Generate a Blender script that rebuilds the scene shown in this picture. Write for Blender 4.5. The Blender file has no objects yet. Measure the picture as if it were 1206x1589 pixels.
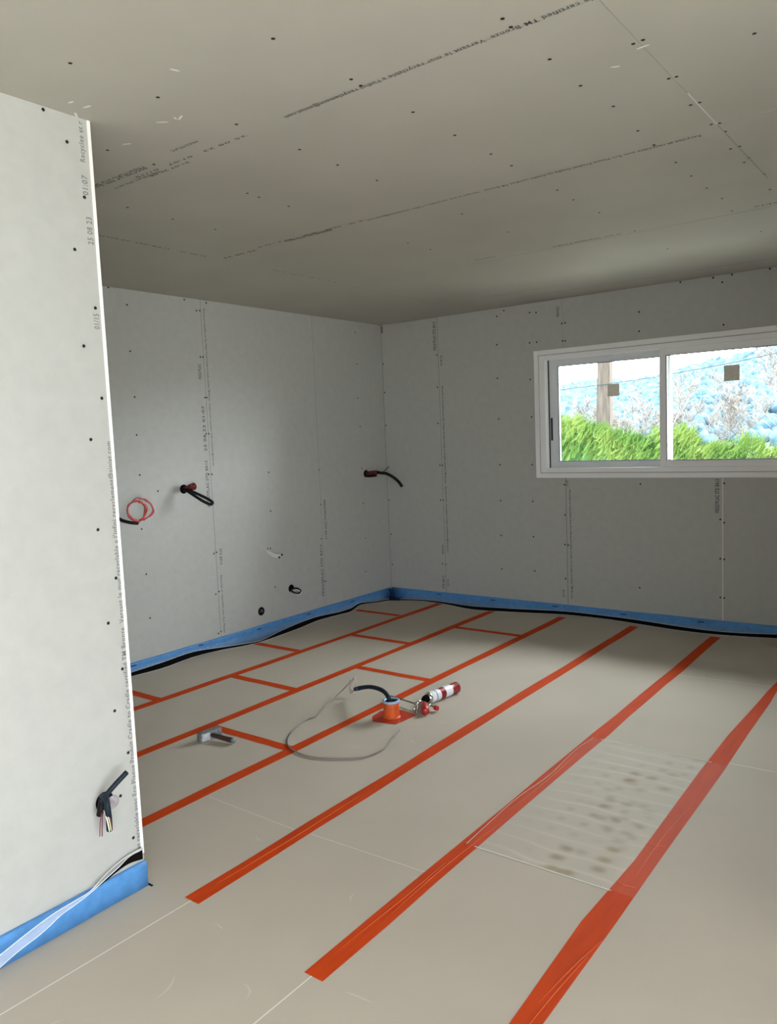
import bpy, bmesh, math, random
from mathutils import Vector, Matrix

# ------------------------------------------------------------------ camera, world, exposure
scene = bpy.context.scene
COL = scene.collection
FPX = 1222.88
YAW, PITCH, ROLL = 0.650669, -0.0951306, -0.0417466
fw = Vector((-math.sin(YAW)*math.cos(PITCH), math.cos(YAW)*math.cos(PITCH), math.sin(PITCH)))
r0 = Vector((math.cos(YAW), math.sin(YAW), 0)); u0 = r0.cross(fw)
rt = r0*math.cos(ROLL) + u0*math.sin(ROLL); up = -r0*math.sin(ROLL) + u0*math.cos(ROLL)
cd = bpy.data.cameras.new('camera'); cam = bpy.data.objects.new('camera', cd); COL.objects.link(cam)
m = Matrix.Identity(4)
for i in range(3):
    m[i][0] = rt[i]; m[i][1] = up[i]; m[i][2] = -fw[i]
m[0][3], m[1][3], m[2][3] = 4.5518, -5.9738, 1.5199
cam.matrix_world = m
cd.sensor_fit = 'HORIZONTAL'; cd.sensor_width = 36; cd.lens = FPX/1206*36
cd.clip_start = 0.02; cd.clip_end = 1000
scene.camera = cam
scene.view_settings.view_transform = 'Standard'; scene.view_settings.look = 'None'
scene.view_settings.exposure = 0.0; scene.view_settings.gamma = 1
try: scene.view_settings.use_curve_mapping = False
except Exception: pass

world = bpy.data.worlds.new('overcast_sky'); scene.world = world; world.use_nodes = True
wn = world.node_tree; bg = wn.nodes['Background']
SKY = 15.6
bg.inputs['Strength'].default_value = SKY
tc = wn.nodes.new('ShaderNodeTexCoord'); sp = wn.nodes.new('ShaderNodeSeparateXYZ')
rm = wn.nodes.new('ShaderNodeValToRGB')
wn.links.new(tc.outputs['Generated'], sp.inputs[0]); wn.links.new(sp.outputs['Z'], rm.inputs[0])
rm.color_ramp.elements[0].position = 0.0; rm.color_ramp.elements[0].color = (0.90, 0.93, 0.96, 1)
rm.color_ramp.elements[1].position = 0.9; rm.color_ramp.elements[1].color = (0.93, 0.97, 1.0, 1)
wn.links.new(rm.outputs[0], bg.inputs['Color'])
# sky brightened toward the window side, added to lift the left wall
dn = wn.nodes.new('ShaderNodeVectorMath'); dn.operation = 'DOT_PRODUCT'
dn.inputs[1].default_value = Vector((0.45, 0.85, 0.28)).normalized()
mr = wn.nodes.new('ShaderNodeMapRange'); mr.interpolation_type = 'SMOOTHSTEP'
mr.inputs['From Min'].default_value = 0.3; mr.inputs['From Max'].default_value = 1.0
mr.inputs['To Min'].default_value = SKY; mr.inputs['To Max'].default_value = SKY*2.4
wn.links.new(tc.outputs['Generated'], dn.inputs[0]); wn.links.new(dn.outputs['Value'], mr.inputs['Value']); wn.links.new(mr.outputs[0], bg.inputs['Strength'])
scene.cycles.max_bounces = 10; scene.cycles.diffuse_bounces = 7
scene.cycles.transparent_max_bounces = 16

def area(name, loc, rot, sx, sy, power, color, portal=False, spread=180):
    l = bpy.data.lights.new(name, 'AREA'); l.shape = 'RECTANGLE'; l.size = sx; l.size_y = sy
    l.energy = power; l.color = color; l.spread = math.radians(spread)
    if portal: l.cycles.is_portal = True
    o = bpy.data.objects.new(name, l); COL.objects.link(o); o.location = loc; o.rotation_euler = rot
    return o
RX, RY, ZC = 6.1, -9.6, 2.56         # right wall, rear wall, ceiling height
BAY = (-8.6, -5.0, 0.02, 2.25)        # unseen glazed bay, added in the right wall to shape the daylight: y0, y1, z0, z1
REAR = (4.9, 5.5, 1.3, 2.0)         # glazed bay opening in the rear wall
WX0, WX1, WZ0, WZ1 = 1.60, 3.76, 1.15, 2.145      # kitchen window opening
area('window_daylight', ((WX0+WX1)/2, 0.36, (WZ0+WZ1)/2), (-math.pi/2, 0, 0), WX1-WX0, WZ1-WZ0, 1, (1, 1, 1), True)
area('bay_daylight', (RX+0.34, (BAY[0]+BAY[1])/2, 1.1), (0, math.pi/2, 0), 2.23, BAY[1]-BAY[0], 1, (1, 1, 1), True)
area('rear_daylight', ((REAR[0]+REAR[1])/2, RY-0.34, 1.65), (math.pi/2, 0, 0), REAR[1]-REAR[0], 0.7, 1, (1, 1, 1), True)
DATA = {"ls":[[-2.7465,1.3332],[-2.6104,1.2132],[-2.7619,0.9669],[-2.7518,0.6555],[-2.7459,0.3496],[-1.5469,1.2774],[-1.5494,0.9682],[-1.5467,0.3507],[-2.1244,1.2984],[-2.1546,1.3003],[-2.1533,0.7115],[-2.1281,0.7176],[-2.1271,0.4203],[-2.1593,0.4067],[-2.1585,0.1076],[-2.1327,0.1166],[-2.1719,2.479],[-2.1424,2.4819],[-2.1634,2.1503],[-2.1396,2.1516],[-2.1455,1.8592],[-2.1275,1.8594],[-2.1547,1.5974],[-2.1307,1.5969],[-2.0782,2.5436],[-2.2755,2.5448],[-0.9524,1.2632],[-0.9499,0.9637],[-0.9635,0.6692],[-0.3699,0.9213],[-0.3644,0.5981],[-0.3769,0.2868],[-0.366,1.2408],[-0.9577,0.2964],[-0.9328,0.2921],[-0.3803,2.4643],[-0.3729,2.1843],[-0.3764,1.8783],[-0.3668,1.6223],[-2.8835,2.5552],[-2.752,2.4588],[-2.7528,2.1563],[-2.7432,1.8551],[-2.7493,1.6019]],
"cs":[[2.5518,-4.6823],[3.0498,-4.41],[2.547,-4.3947],[2.0699,-4.2508],[1.544,-3.8061],[1.5323,-3.5572],[2.5639,-4.0979],[2.5573,-3.7913],[2.5503,-3.574],[2.5462,-3.3241],[2.0541,-3.5771],[2.0496,-3.5064],[2.0465,-3.3231],[3.0503,-4.0942],[3.0445,-4.0423],[1.5287,-3.3013],[2.0666,-4.0542],[3.5493,-4.0948],[3.5454,-4.0434],[3.5428,-3.8107],[3.5384,-3.5873],[3.556,-3.3661],[3.5412,-3.0975],[3.0479,-3.7786],[3.0363,-3.091],[3.0414,-3.2623],[3.0411,-3.5151],[3.7558,-3.7363],[3.7836,-3.7395],[3.7603,-3.4481],[3.7824,-3.4452],[4.0263,-3.5671],[3.7519,-3.1972],[3.7806,-3.1977],[3.757,-2.973],[3.7827,-2.9643],[3.7773,-2.8657],[3.7447,-2.6604],[3.7782,-2.6653],[3.7457,-2.4531],[3.7727,-2.4982],[3.7737,-2.2299],[3.5373,-2.6553],[3.5369,-2.9145],[3.5327,-2.4322],[3.533,-2.2023],[3.5419,-1.9795],[3.7435,-1.967],[3.0312,-2.6639],[3.0223,-2.4748],[3.0244,-2.1787],[3.0254,-1.6959],[3.0154,-1.1183],[3.5327,-1.144],[3.5211,-1.7181],[2.5346,-2.6494],[2.5287,-2.1801],[2.0266,-2.1654],[2.025,-2.3813]],
"bs":[[0.0162,2.2005],[0.0175,1.9364],[0.0166,1.6283],[0.0179,0.9183],[0.024,0.5898],[0.0244,0.2962],[0.6195,2.2271],[0.6142,1.9425],[0.6075,1.6209],[0.6124,1.2436],[0.6402,1.2432],[0.606,0.9272],[0.6339,0.9276],[0.6024,0.3399],[0.6374,0.3362],[1.2283,2.2556],[1.2254,1.9754],[1.2269,1.6324],[1.2269,1.242],[1.2233,0.931],[1.22,0.6284],[1.217,0.3343],[1.5349,2.2399],[1.5989,2.2385],[1.5327,1.9411],[1.5362,1.6339],[1.5316,1.2384],[1.5293,0.9304],[1.5273,0.6305],[1.5316,0.3394],[1.2359,2.4902],[1.5415,2.4837],[1.5993,2.4764],[1.3045,2.5294],[1.8226,2.3623],[1.8503,2.3641],[1.8251,2.2251],[1.8472,2.2228],[2.4475,2.3743],[2.4458,2.2316],[3.049,2.2088],[2.4426,1.0792],[3.0522,1.0856],[3.0253,0.8232],[3.0519,0.8005],[3.0249,0.5347],[3.0516,0.5316],[3.0245,0.2483],[3.0514,0.246],[1.8166,1.0722],[1.8168,0.8239],[1.8115,0.5788],[1.8397,0.5749],[1.811,0.2944],[2.4284,0.2704],[3.3488,2.5485],[3.105,2.5475],[2.9801,2.5444],[3.0407,2.5042],[2.752,2.547]],
"ps":[[-4.5887,2.5501],[-4.5171,2.4748],[-4.471,2.3173],[-4.5192,2.148],[-4.4618,1.9726],[-4.5137,1.8482],[-4.4631,1.6836],[-4.5141,1.5509],[-4.5137,1.2575],[-4.4608,1.0887],[-4.5023,0.9443],[-4.4624,0.7784],[-4.5034,0.6455],[-4.4644,0.4865],[-4.5061,0.3502],[-4.4693,0.1854]],
"lg":[[[0.0428,-2.9544],[0.028,-2.9424,0.021]],[[0.0713,-2.7219],[0.028,-2.6871,0.0257]],[[0.0387,-2.4344],[0.028,-2.423,0.0337]],[[0.0757,-2.2016],[0.028,-2.1598,0.0031]],[[0.1369,-2.0474],[0.0942,-2.0083,0.0]],[[0.1676,-1.8846],[0.1389,-1.857,0.0]],[[0.1557,-1.6716],[0.0656,-1.581,0.0]],[[0.1327,-1.4273],[0.028,-1.3163,0.007]],[[0.0872,-1.1509],[0.028,-1.0845,0.013]],[[0.1086,-0.9001],[0.042,-0.8224,0.0]],[[0.1193,-0.7555],[0.0346,-0.6537,0.0]],[[0.0228,-0.5105],[0.028,-0.5156,0.0195]],[[0.0899,-0.3859],[0.0546,-0.3409,0.0]],[[0.1517,-0.2308],[0.1165,-0.1841,0.0]]],
"bg":[[[0.2397,-0.1882],[0.2053,-0.1412,0.0]],[[0.4466,-0.119],[0.4142,-0.072,0.0]],[[0.7146,-0.1407],[0.6701,-0.0719,0.0]],[[1.0344,-0.2144],[0.9683,-0.1044,0.0]],[[1.3823,-0.1509],[1.3241,-0.0424,0.0]],[[1.8119,-0.0411],[1.8065,-0.028,0.0238]],[[2.2076,-0.0421],[2.2024,-0.028,0.0225]],[[2.4867,-0.0888],[2.4657,-0.028,0.0149]],[[2.7481,-0.1324],[2.716,-0.028,0.0027]],[[2.9836,-0.137],[2.9586,-0.044,0.0]],[[3.1994,-0.1054],[3.1815,-0.028,0.0036]],[[3.4151,-0.0512],[3.4105,-0.028,0.0218]]],
"lslit":[[-2.9115,0.0588],[-2.3352,0.0625],[-1.757,0.0538],[-1.1832,0.0541],[-0.6021,0.0524],[-0.0386,0.0567]],
"bslit":[[0.5546,0.0555],[1.124,0.0541],[1.7182,0.0548],[2.301,0.0499],[2.8899,0.0528]],
"wire":[[1.6224,-2.517,0.05],[1.603,-2.5303,0.035],[1.5836,-2.5119,0.05],[1.5682,-2.4732,0.08],[1.5601,-2.4567,0.09],[1.5762,-2.5314,0.07],[1.5748,-2.6489,0.03],[1.6127,-2.8102,0.006],[1.6433,-2.892,0.004],[1.6341,-2.9548,0.004],[1.6585,-3.0513,0.004],[1.7069,-3.16,0.004],[1.7573,-3.2305,0.004],[1.8252,-3.2864,0.004],[1.9065,-3.3117,0.004],[1.9879,-3.3165,0.004],[2.0704,-3.2928,0.004],[2.1633,-3.2361,0.004],[2.2199,-3.1839,0.004],[2.2396,-3.1091,0.004],[2.236,-3.0375,0.004],[2.2039,-2.9418,0.004],[2.1966,-2.9043,0.01],[2.1828,-2.8406,0.02]],
"hose":[[1.9991,-2.6799,0.09],[1.9999,-2.6909,0.115],[1.9477,-2.6563,0.125],[1.8857,-2.6282,0.125],[1.7941,-2.5889,0.11],[1.71,-2.5624,0.085],[1.6329,-2.5353,0.055]],
"tube":[1.9996,-2.6691,0.0],
"patch":[[1.9078,-2.7233,0.0],[1.9564,-2.785,0.0],[2.0888,-2.7569,0.0],[2.1067,-2.5829,-0.0],[1.9512,-2.5562,0.0],[1.8949,-2.6372,0.0]],
"can0":[2.0949,-2.1528,0.033],
"can1":[2.0511,-2.425,0.034],
"gun":[[2.06,-2.4699,0.034],[2.0435,-2.5032,0.03],[1.7899,-2.438,0.02],[2.1579,-2.5756,0.018],[2.1557,-2.6036,0.012],[2.1587,-2.4758,0.02],[2.1198,-2.4689,0.022],[2.0669,-2.5251,0.015]],
"ham":[[1.3698,-3.4756,0.025],[1.3788,-3.3464,0.025],[1.3908,-3.4168,0.03],[1.5403,-3.3933,0.02]],
"it":{"ring1":[[0.12,-2.804,1.0991],[0.12,-2.8163,1.0692],[0.12,-2.8446,1.0495],[0.12,-2.881,1.0452],[0.12,-2.9156,1.0572],[0.12,-2.9393,1.0821],[0.12,-2.9461,1.1133],[0.12,-2.9342,1.1426],[0.12,-2.9067,1.1624],[0.12,-2.8707,1.1673],[0.12,-2.8357,1.1558],[0.12,-2.8111,1.1309]],
"ring2":[[0.13,-2.8385,1.043],[0.13,-2.792,1.0573],[0.13,-2.7592,1.084],[0.13,-2.7516,1.1135],[0.13,-2.7744,1.1459],[0.13,-2.8078,1.1703],[0.13,-2.8417,1.184],[0.13,-2.8763,1.1849],[0.13,-2.9117,1.1712],[0.13,-2.9383,1.1442],[0.13,-2.9483,1.1116],[0.13,-2.9391,1.0771],[0.13,-2.9072,1.0505],[0.13,-2.8734,1.0425]],
"coil":[[0.12,-2.9332,1.1225],[0.12,-2.9007,1.1616],[0.12,-2.8496,1.1824],[0.12,-2.801,1.1653],[0.12,-2.7538,1.1222],[0.12,-2.7465,1.0868],[0.12,-2.7801,1.0514],[0.12,-2.8316,1.0398],[0.12,-2.8994,1.0599],[0.12,-2.9356,1.0933]],
"c1":[[0.02,-2.9384,1.0527],[0.08,-2.9509,1.0453],[0.12,-2.9261,1.0332],[0.12,-2.8729,1.023]],
"b2":[[0.0,-2.3906,1.2095],[0.09,-2.3816,1.2276]],
"l2":[[0.03,-2.4034,1.2061],[0.08,-2.4041,1.202],[0.14,-2.3646,1.1674],[0.19,-2.3283,1.133],[0.21,-2.3122,1.1091],[0.21,-2.3362,1.0999],[0.17,-2.3697,1.1273],[0.12,-2.4049,1.1706],[0.05,-2.4135,1.207]],
"b3":[[0.0,-0.3129,1.1903],[0.13,-0.3052,1.2009]],
"l3":[[0.13,-0.3052,1.2009],[0.17,-0.2997,1.1944],[0.21,-0.2753,1.1869],[0.26,-0.2371,1.149],[0.3,-0.2152,1.1064],[0.33,-0.2094,1.065]],
"w4a":[[0.0,-1.623,0.661],[0.05,-1.638,0.6401],[0.1,-1.6391,0.6226],[0.14,-1.623,0.6124]],
"w4b":[[0.0,-1.623,0.661],[0.06,-1.6329,0.6502],[0.11,-1.6271,0.6317],[0.15,-1.6032,0.6305]],
"h5":[0.0,-1.3641,0.3073],
"l5":[[0.0,-1.3645,0.302],[0.04,-1.3673,0.3112],[0.08,-1.3634,0.3112],[0.1,-1.3553,0.2927],[0.08,-1.3662,0.2741],[0.04,-1.3847,0.2821],[0.0,-1.3724,0.298]],
"h6":[0.0,-1.7127,0.1861],
"hp":[2.2463,-4.5623,0.3549],
"hw":[2.2463,-4.5389,0.3431],
"cp1":[[2.2663,-4.59,0.3515],[2.2963,-4.6018,0.386],[2.3163,-4.5937,0.4138],[2.3263,-4.5649,0.4397],[2.3363,-4.5334,0.4649]],
"cp2":[[2.2763,-4.5885,0.3886],[2.3163,-4.6023,0.3956],[2.3313,-4.6095,0.3722],[2.3263,-4.6047,0.3343],[2.3163,-4.5995,0.2901]],
"wp":[[[2.2963,-4.6047,0.3523],[2.3013,-4.6157,0.3431],[2.2963,-4.6188,0.3104],[2.2863,-4.6172,0.2676]],[[2.2963,-4.6024,0.3514],[2.3013,-4.6114,0.339],[2.2963,-4.6124,0.3032],[2.2863,-4.6092,0.264]],[[2.3063,-4.6085,0.3565],[2.3213,-4.6138,0.3541],[2.3363,-4.6163,0.3311],[2.3313,-4.6091,0.2942]]]},"pole":[-1.5217,-1.2878,[-1.5879,9.0,0.8738],[-1.2911,9.0,0.8694]],
"wireo":[[-2.2486,9.0,2.3115],[-1.5297,9.0,2.3499],[-0.6142,9.0,2.4046],[-0.1925,9.0,2.4433],[0.7515,9.0,2.5386],[1.6539,9.0,2.6566]],
"hedge_top":[[-0.5938,5.0,1.7774],[-0.4075,5.0,1.8151],[-0.1586,5.0,1.6613],[0.0374,5.0,1.6058],[0.3719,5.0,1.5454],[0.6034,5.0,1.4636],[0.74,5.0,1.4405],[0.8748,5.0,1.4356],[1.0959,5.0,1.5327],[1.2676,5.0,1.4384],[1.4363,5.0,1.3286],[1.6026,5.0,1.3916],[1.8458,5.0,1.2986],[2.0825,5.0,1.3245],[2.4335,5.0,1.2151]],
"hill":[[-68.7785,150.0,9.5306],[-62.9778,150.0,10.2011],[-59.4696,150.0,10.997],[-54.7299,150.0,10.8988],[-49.5199,150.0,10.2527],[-44.9975,150.0,10.1615],[-39.6724,150.0,11.9317],[-35.0327,150.0,12.959],[-30.5687,150.0,13.3679],[-25.6422,150.0,14.9474]],
"spots":[[3.3704,-3.4326,1.2],[3.367,-3.5051,1.1],[3.5114,-3.351,1],[3.5117,-3.4331,1.1],[3.3815,-3.5798,1.4],[3.435,-3.5756,1.4],[3.4083,-3.5829,1.2],[3.517,-3.5023,1],[3.3625,-2.7655,1],[3.4288,-2.7023,0.7],[3.3612,-2.6959,0.6],[3.5094,-2.7725,0.7],[3.3602,-2.9908,0.7],[3.3659,-3.0486,0.7],[3.4278,-2.9904,0.7],[3.3831,-3.1472,0.6],[3.4302,-3.1277,0.7],[3.4591,-3.1042,0.5],[3.4273,-2.8325,0.5],[3.4346,-3.2081,0.6],[3.5089,-3.2095,0.6],[3.5211,-3.1283,0.5],[3.5053,-3.2824,0.5],[3.3766,-2.788,0.5],[3.4953,-2.6195,0.5],[3.4859,-2.9676,0.4],[3.5191,-3.0007,0.4],[3.4202,-3.4273,0.5],[3.3051,-3.0536,0.3],[3.3141,-2.9031,0.4]],
"lay_text":{"A":[[-4.4552,0.1371],[-4.4489,1.5428]],
"B":[[-4.4629,1.905],[-4.461,1.9543]],
"C":[[-4.4608,2.1714],[-4.4626,2.2573]],
"D":[[-4.4659,2.3243],[-4.4674,2.3854]],
"E":[[-4.4685,2.4246],[-4.4689,2.5499]]},"ribbon":[[[2.2593,-4.4458,0.1413],[2.2593,-4.4465,0.1019]],[[2.2593,-4.5002,0.1388],[2.2593,-4.5,0.111]],[[2.2593,-4.5436,0.1296],[2.2593,-4.5456,0.1055]],[[2.2593,-4.589,0.1131],[2.2593,-4.5882,0.0947]],[[2.2593,-4.6259,0.1001],[2.2593,-4.6223,0.0871]]],
"ribbon2":[[[2.2603,-4.4437,0.143],[2.2603,-4.4468,0.1374]],[[2.2613,-4.5013,0.1422],[2.2613,-4.4992,0.1366]],[[2.2643,-4.554,0.1338],[2.2643,-4.5453,0.1206]],[[2.2703,-4.6077,0.1191],[2.2703,-4.6015,0.1071]],[[2.2763,-4.6602,0.0986],[2.2763,-4.6465,0.0961]],[[2.2863,-4.7206,0.1004],[2.2863,-4.7105,0.0886]],[[2.2963,-4.8043,0.1012],[2.2963,-4.7738,0.0849]],[[2.3063,-4.8925,0.0911],[2.3063,-4.844,0.0682]],[[2.3163,-4.976,0.0782],[2.3163,-4.9202,0.0599]],[[2.3263,-5.0545,0.07],[2.3263,-5.0027,0.0428]]],
"mud":[[2.3339,-4.5494],[2.3399,-4.4996],[2.261,-4.488],[2.1685,-4.2405],[2.4622,-4.265],[2.478,-4.2571],[2.408,-4.2737],[2.7262,-4.4723],[3.771,-3.7034],[3.6676,-3.6392]],
"tape6":[[[3.6263,-4.5638],[3.6935,-4.5178]],[[3.6058,-4.3093],[3.6782,-4.2604]],[[3.5857,-3.8067],[3.6775,-3.7461]],[[3.5993,-3.3769],[3.672,-3.33]],[[3.589,-2.896],[3.6697,-2.8452]],[[3.5817,-2.5212],[3.6678,-2.4682]],[[3.5796,-2.0347],[3.6573,-1.9881]],[[3.5943,-1.5359],[3.652,-1.443]],[[3.5985,-1.2753],[3.6417,-1.2246]],[[3.609,-1.0553],[3.6447,-0.9506]]]}
# ------------------------------------------------------------------ materials
def mat(name, color, rough=0.6, spec=0.3, metal=0.0, var=0.0, scale=8.0, bump=0.0, bscale=60.0, alpha=1.0, color2=None, stretch=None, coat=0.0):
    mt = bpy.data.materials.new(name); mt.use_nodes = True
    nt = mt.node_tree; b = nt.nodes['Principled BSDF']
    b.inputs['Base Color'].default_value = (*color, 1); b.inputs['Roughness'].default_value = rough
    b.inputs['Specular IOR Level'].default_value = spec; b.inputs['Metallic'].default_value = metal
    b.inputs['Coat Weight'].default_value = coat
    b.inputs['Alpha'].default_value = alpha
    co = nt.nodes.new('ShaderNodeTexCoord'); src = co.outputs['Object']
    if stretch:
        mp = nt.nodes.new('ShaderNodeMapping'); mp.inputs['Scale'].default_value = stretch
        nt.links.new(src, mp.inputs[0]); src = mp.outputs[0]
    if var > 0 or color2:
        n = nt.nodes.new('ShaderNodeTexNoise'); n.inputs['Scale'].default_value = scale; n.inputs['Detail'].default_value = 6
        nt.links.new(src, n.inputs['Vector'])
        r = nt.nodes.new('ShaderNodeValToRGB'); nt.links.new(n.outputs['Fac'], r.inputs[0])
        r.color_ramp.elements[0].position = 0.3; r.color_ramp.elements[1].position = 0.7
        c2 = color2 or tuple(min(1, c*(1+var)) for c in color)
        c1 = color if color2 else tuple(c*(1-var) for c in color)
        r.color_ramp.elements[0].color = (*c1, 1); r.color_ramp.elements[1].color = (*c2, 1)
        nt.links.new(r.outputs[0], b.inputs['Base Color'])
    if bump > 0:
        n2 = nt.nodes.new('ShaderNodeTexNoise'); n2.inputs['Scale'].default_value = bscale; n2.inputs['Detail'].default_value = 4
        nt.links.new(src, n2.inputs['Vector'])
        bp = nt.nodes.new('ShaderNodeBump'); bp.inputs['Strength'].default_value = bump; bp.inputs['Distance'].default_value = 0.002
        nt.links.new(n2.outputs['Fac'], bp.inputs['Height']); nt.links.new(bp.outputs[0], b.inputs['Normal'])
    return mt
M = {}
M['board'] = mat('plasterboard_paper', (0.412, 0.42, 0.402), 0.55, 0.35, var=0.035, scale=18, bump=0.15, bscale=140)
M['darkwall'] = mat('dark_unseen_wall', (0.10, 0.10, 0.095), 0.9, 0.1, var=0.1, scale=4)  # unseen walls, colour darkened to cut light bounced to the back wall
M['ceil'] = mat('ceiling_board_paper', (0.43, 0.415, 0.368), 0.6, 0.25, var=0.04, scale=2.2, bump=0.1, bscale=140)
M['floor'] = mat('kraft_faced_insulation', (0.455, 0.408, 0.342), 0.75, 0.15, var=0.05, scale=1.6, bump=0.25, bscale=9)
M['tape'] = mat('orange_tape', (0.50, 0.052, 0.006), 0.7, 0.08, var=0.10, scale=6, bump=0.5, bscale=22, stretch=(6, 0.7, 1))
M['tapepatch'] = mat('red_orange_tape', (0.42, 0.035, 0.010), 0.45, 0.3, var=0.1, scale=12, bump=0.6, bscale=40)
M['ink'] = mat('grey_ink', (0.18, 0.18, 0.18), 0.8, 0.1)
M['inkw'] = mat('wall_ink', (0.11, 0.11, 0.11), 0.8, 0.1)
M['inkd'] = mat('dark_ink', (0.06, 0.06, 0.06), 0.8, 0.1)
M['cseam'] = mat('ceiling_joint', (0.36, 0.35, 0.32), 0.9, 0.1)
M['seam'] = mat('board_joint', (0.27, 0.265, 0.25), 0.9, 0.1)
M['seaml'] = mat('pale_board_joint', (0.72, 0.71, 0.66), 0.8, 0.1)
M['screw'] = mat('black_screw', (0.012, 0.012, 0.013), 0.6, 0.2)
M['white'] = mat('white_frame', (0.84, 0.85, 0.86), 0.35, 0.5)
M['bead'] = mat('white_corner_bead', (0.93, 0.93, 0.92), 0.5, 0.3)
M['groove'] = mat('frame_groove', (0.42, 0.43, 0.44), 0.5, 0.3)
M['gasket'] = mat('black_gasket', (0.02, 0.02, 0.022), 0.6, 0.3)
M['sash'] = mat('satin_sash', (0.66, 0.69, 0.72), 0.35, 0.5)
M['blue'] = mat('blue_foam', (0.075, 0.24, 0.53), 0.5, 0.35, var=0.12, scale=30, bump=0.3, bscale=50)
M['black'] = mat('black_plastic', (0.005, 0.005, 0.006), 0.6, 0.2)
M['hose'] = mat('dark_teal_conduit', (0.007, 0.016, 0.028), 0.55, 0.25)
M['rubber_shade'] = mat('black_rubber_and_shade', (0.004, 0.004, 0.004), 0.9, 0.05)  # black rubber and tape; also stands in for gap shade
M['redwire'] = mat('red_wire', (0.62, 0.07, 0.035), 0.4, 0.4)
M['pinkwire'] = mat('mauve_wire', (0.40, 0.09, 0.12), 0.4, 0.4)
M['maroonred'] = mat('dark_red_wire', (0.28, 0.03, 0.03), 0.4, 0.4)
M['reddark'] = mat('red_conduit', (0.11, 0.010, 0.012), 0.5, 0.3)
M['whitewire'] = mat('white_sheath', (0.8, 0.8, 0.78), 0.4, 0.4)
M['maroon'] = mat('maroon_wire', (0.16, 0.03, 0.06), 0.4, 0.4)
M['yg'] = mat('green_yellow_wire', (0.62, 0.72, 0.35), 0.4, 0.4)
M['brownwire'] = mat('brown_wire', (0.17, 0.10, 0.085), 0.35, 0.5)
M['greywire'] = mat('grey_wire', (0.20, 0.18, 0.20), 0.35, 0.5)
M['foam'] = mat('expanding_foam', (0.36, 0.33, 0.35), 0.8, 0.2, var=0.2, scale=60, bump=0.6)
M['red'] = mat('red_lacquer', (0.24, 0.008, 0.012), 0.3, 0.5)
M['redp'] = mat('red_plastic', (0.36, 0.015, 0.012), 0.35, 0.5)
M['label'] = mat('white_label', (0.72, 0.75, 0.80), 0.35, 0.4)
M['labelink'] = mat('violet_grey_print', (0.30, 0.28, 0.38), 0.4, 0.4)
M['chrome'] = mat('chrome_metal', (0.75, 0.74, 0.70), 0.14, 0.6, metal=1.0)
M['steel'] = mat('dull_steel', (0.27, 0.24, 0.20), 0.35, 0.5, metal=0.9)
M['collar'] = mat('light_blue_plastic', (0.30, 0.42, 0.60), 0.4, 0.4)
M['otube'] = mat('orange_wrapped_tube', (0.58, 0.095, 0.018), 0.4, 0.35, var=0.15, scale=14, bump=1.0, bscale=14, stretch=(0.4, 0.4, 9))
M['hhead'] = mat('worn_steel_head', (0.16, 0.17, 0.18), 0.6, 0.3, var=0.45, scale=45, bump=0.4)
M['hface'] = mat('bare_steel_face', (0.40, 0.42, 0.44), 0.5, 0.3, var=0.2, scale=60)
M['hgrip'] = mat('dark_brown_grip', (0.05, 0.028, 0.022), 0.6, 0.3, var=0.4, scale=40)
M['concrete'] = mat('concrete', (0.10, 0.10, 0.10), 0.9, 0.1, var=0.2)
M['mud'] = mat('white_filler', (0.80, 0.79, 0.74), 0.8, 0.2)
M['darkpatch'] = mat('dark_patch', (0.17, 0.15, 0.13), 0.9, 0.1)
M['sticker'] = mat('beige_sticker', (0.68, 0.66, 0.56), 0.6, 0.2, var=0.15, scale=30, stretch=(1, 1, 6))
M['grass'] = mat('dry_meadow', (0.20, 0.20, 0.165), 0.9, 0.1, var=0.3, scale=1.2)
M['terrace'] = mat('pale_bounce_gravel', (0.80, 0.77, 0.70), 0.9, 0.1, var=0.08, scale=3)  # unseen ground, kept pale to bounce light onto the ceiling
M['thuja'] = mat('thuja_green', (0.035, 0.095, 0.018), 0.8, 0.1, color2=(0.13, 0.185, 0.045), scale=1.8)
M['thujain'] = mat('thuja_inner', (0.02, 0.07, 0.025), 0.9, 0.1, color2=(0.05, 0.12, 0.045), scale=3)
M['bark'] = mat('pale_bark', (0.085, 0.075, 0.07), 0.9, 0.1, color2=(0.24, 0.225, 0.215), scale=3)
M['twig'] = mat('greenish_twig', (0.34, 0.36, 0.26), 0.9, 0.1)
M['forest'] = mat('hazy_blue_forest', (0.022, 0.052, 0.08), 0.95, 0.05, color2=(0.085, 0.125, 0.148), scale=1.1, bump=1.0, bscale=3)  # distance haze is put into the blue base colour
M['hillm'] = mat('hazy_hill', (0.10, 0.14, 0.16), 0.95, 0.05, color2=(0.13, 0.16, 0.17), scale=0.05)  # haze painted into the hill colour
M['wood'] = mat('weathered_wood', (0.045, 0.036, 0.031), 0.9, 0.1, color2=(0.085, 0.073, 0.065), scale=5, bump=0.5, bscale=10, stretch=(5, 5, 0.5))
M['cable'] = mat('overhead_cable', (0.04, 0.05, 0.06), 0.8, 0.1)

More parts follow.
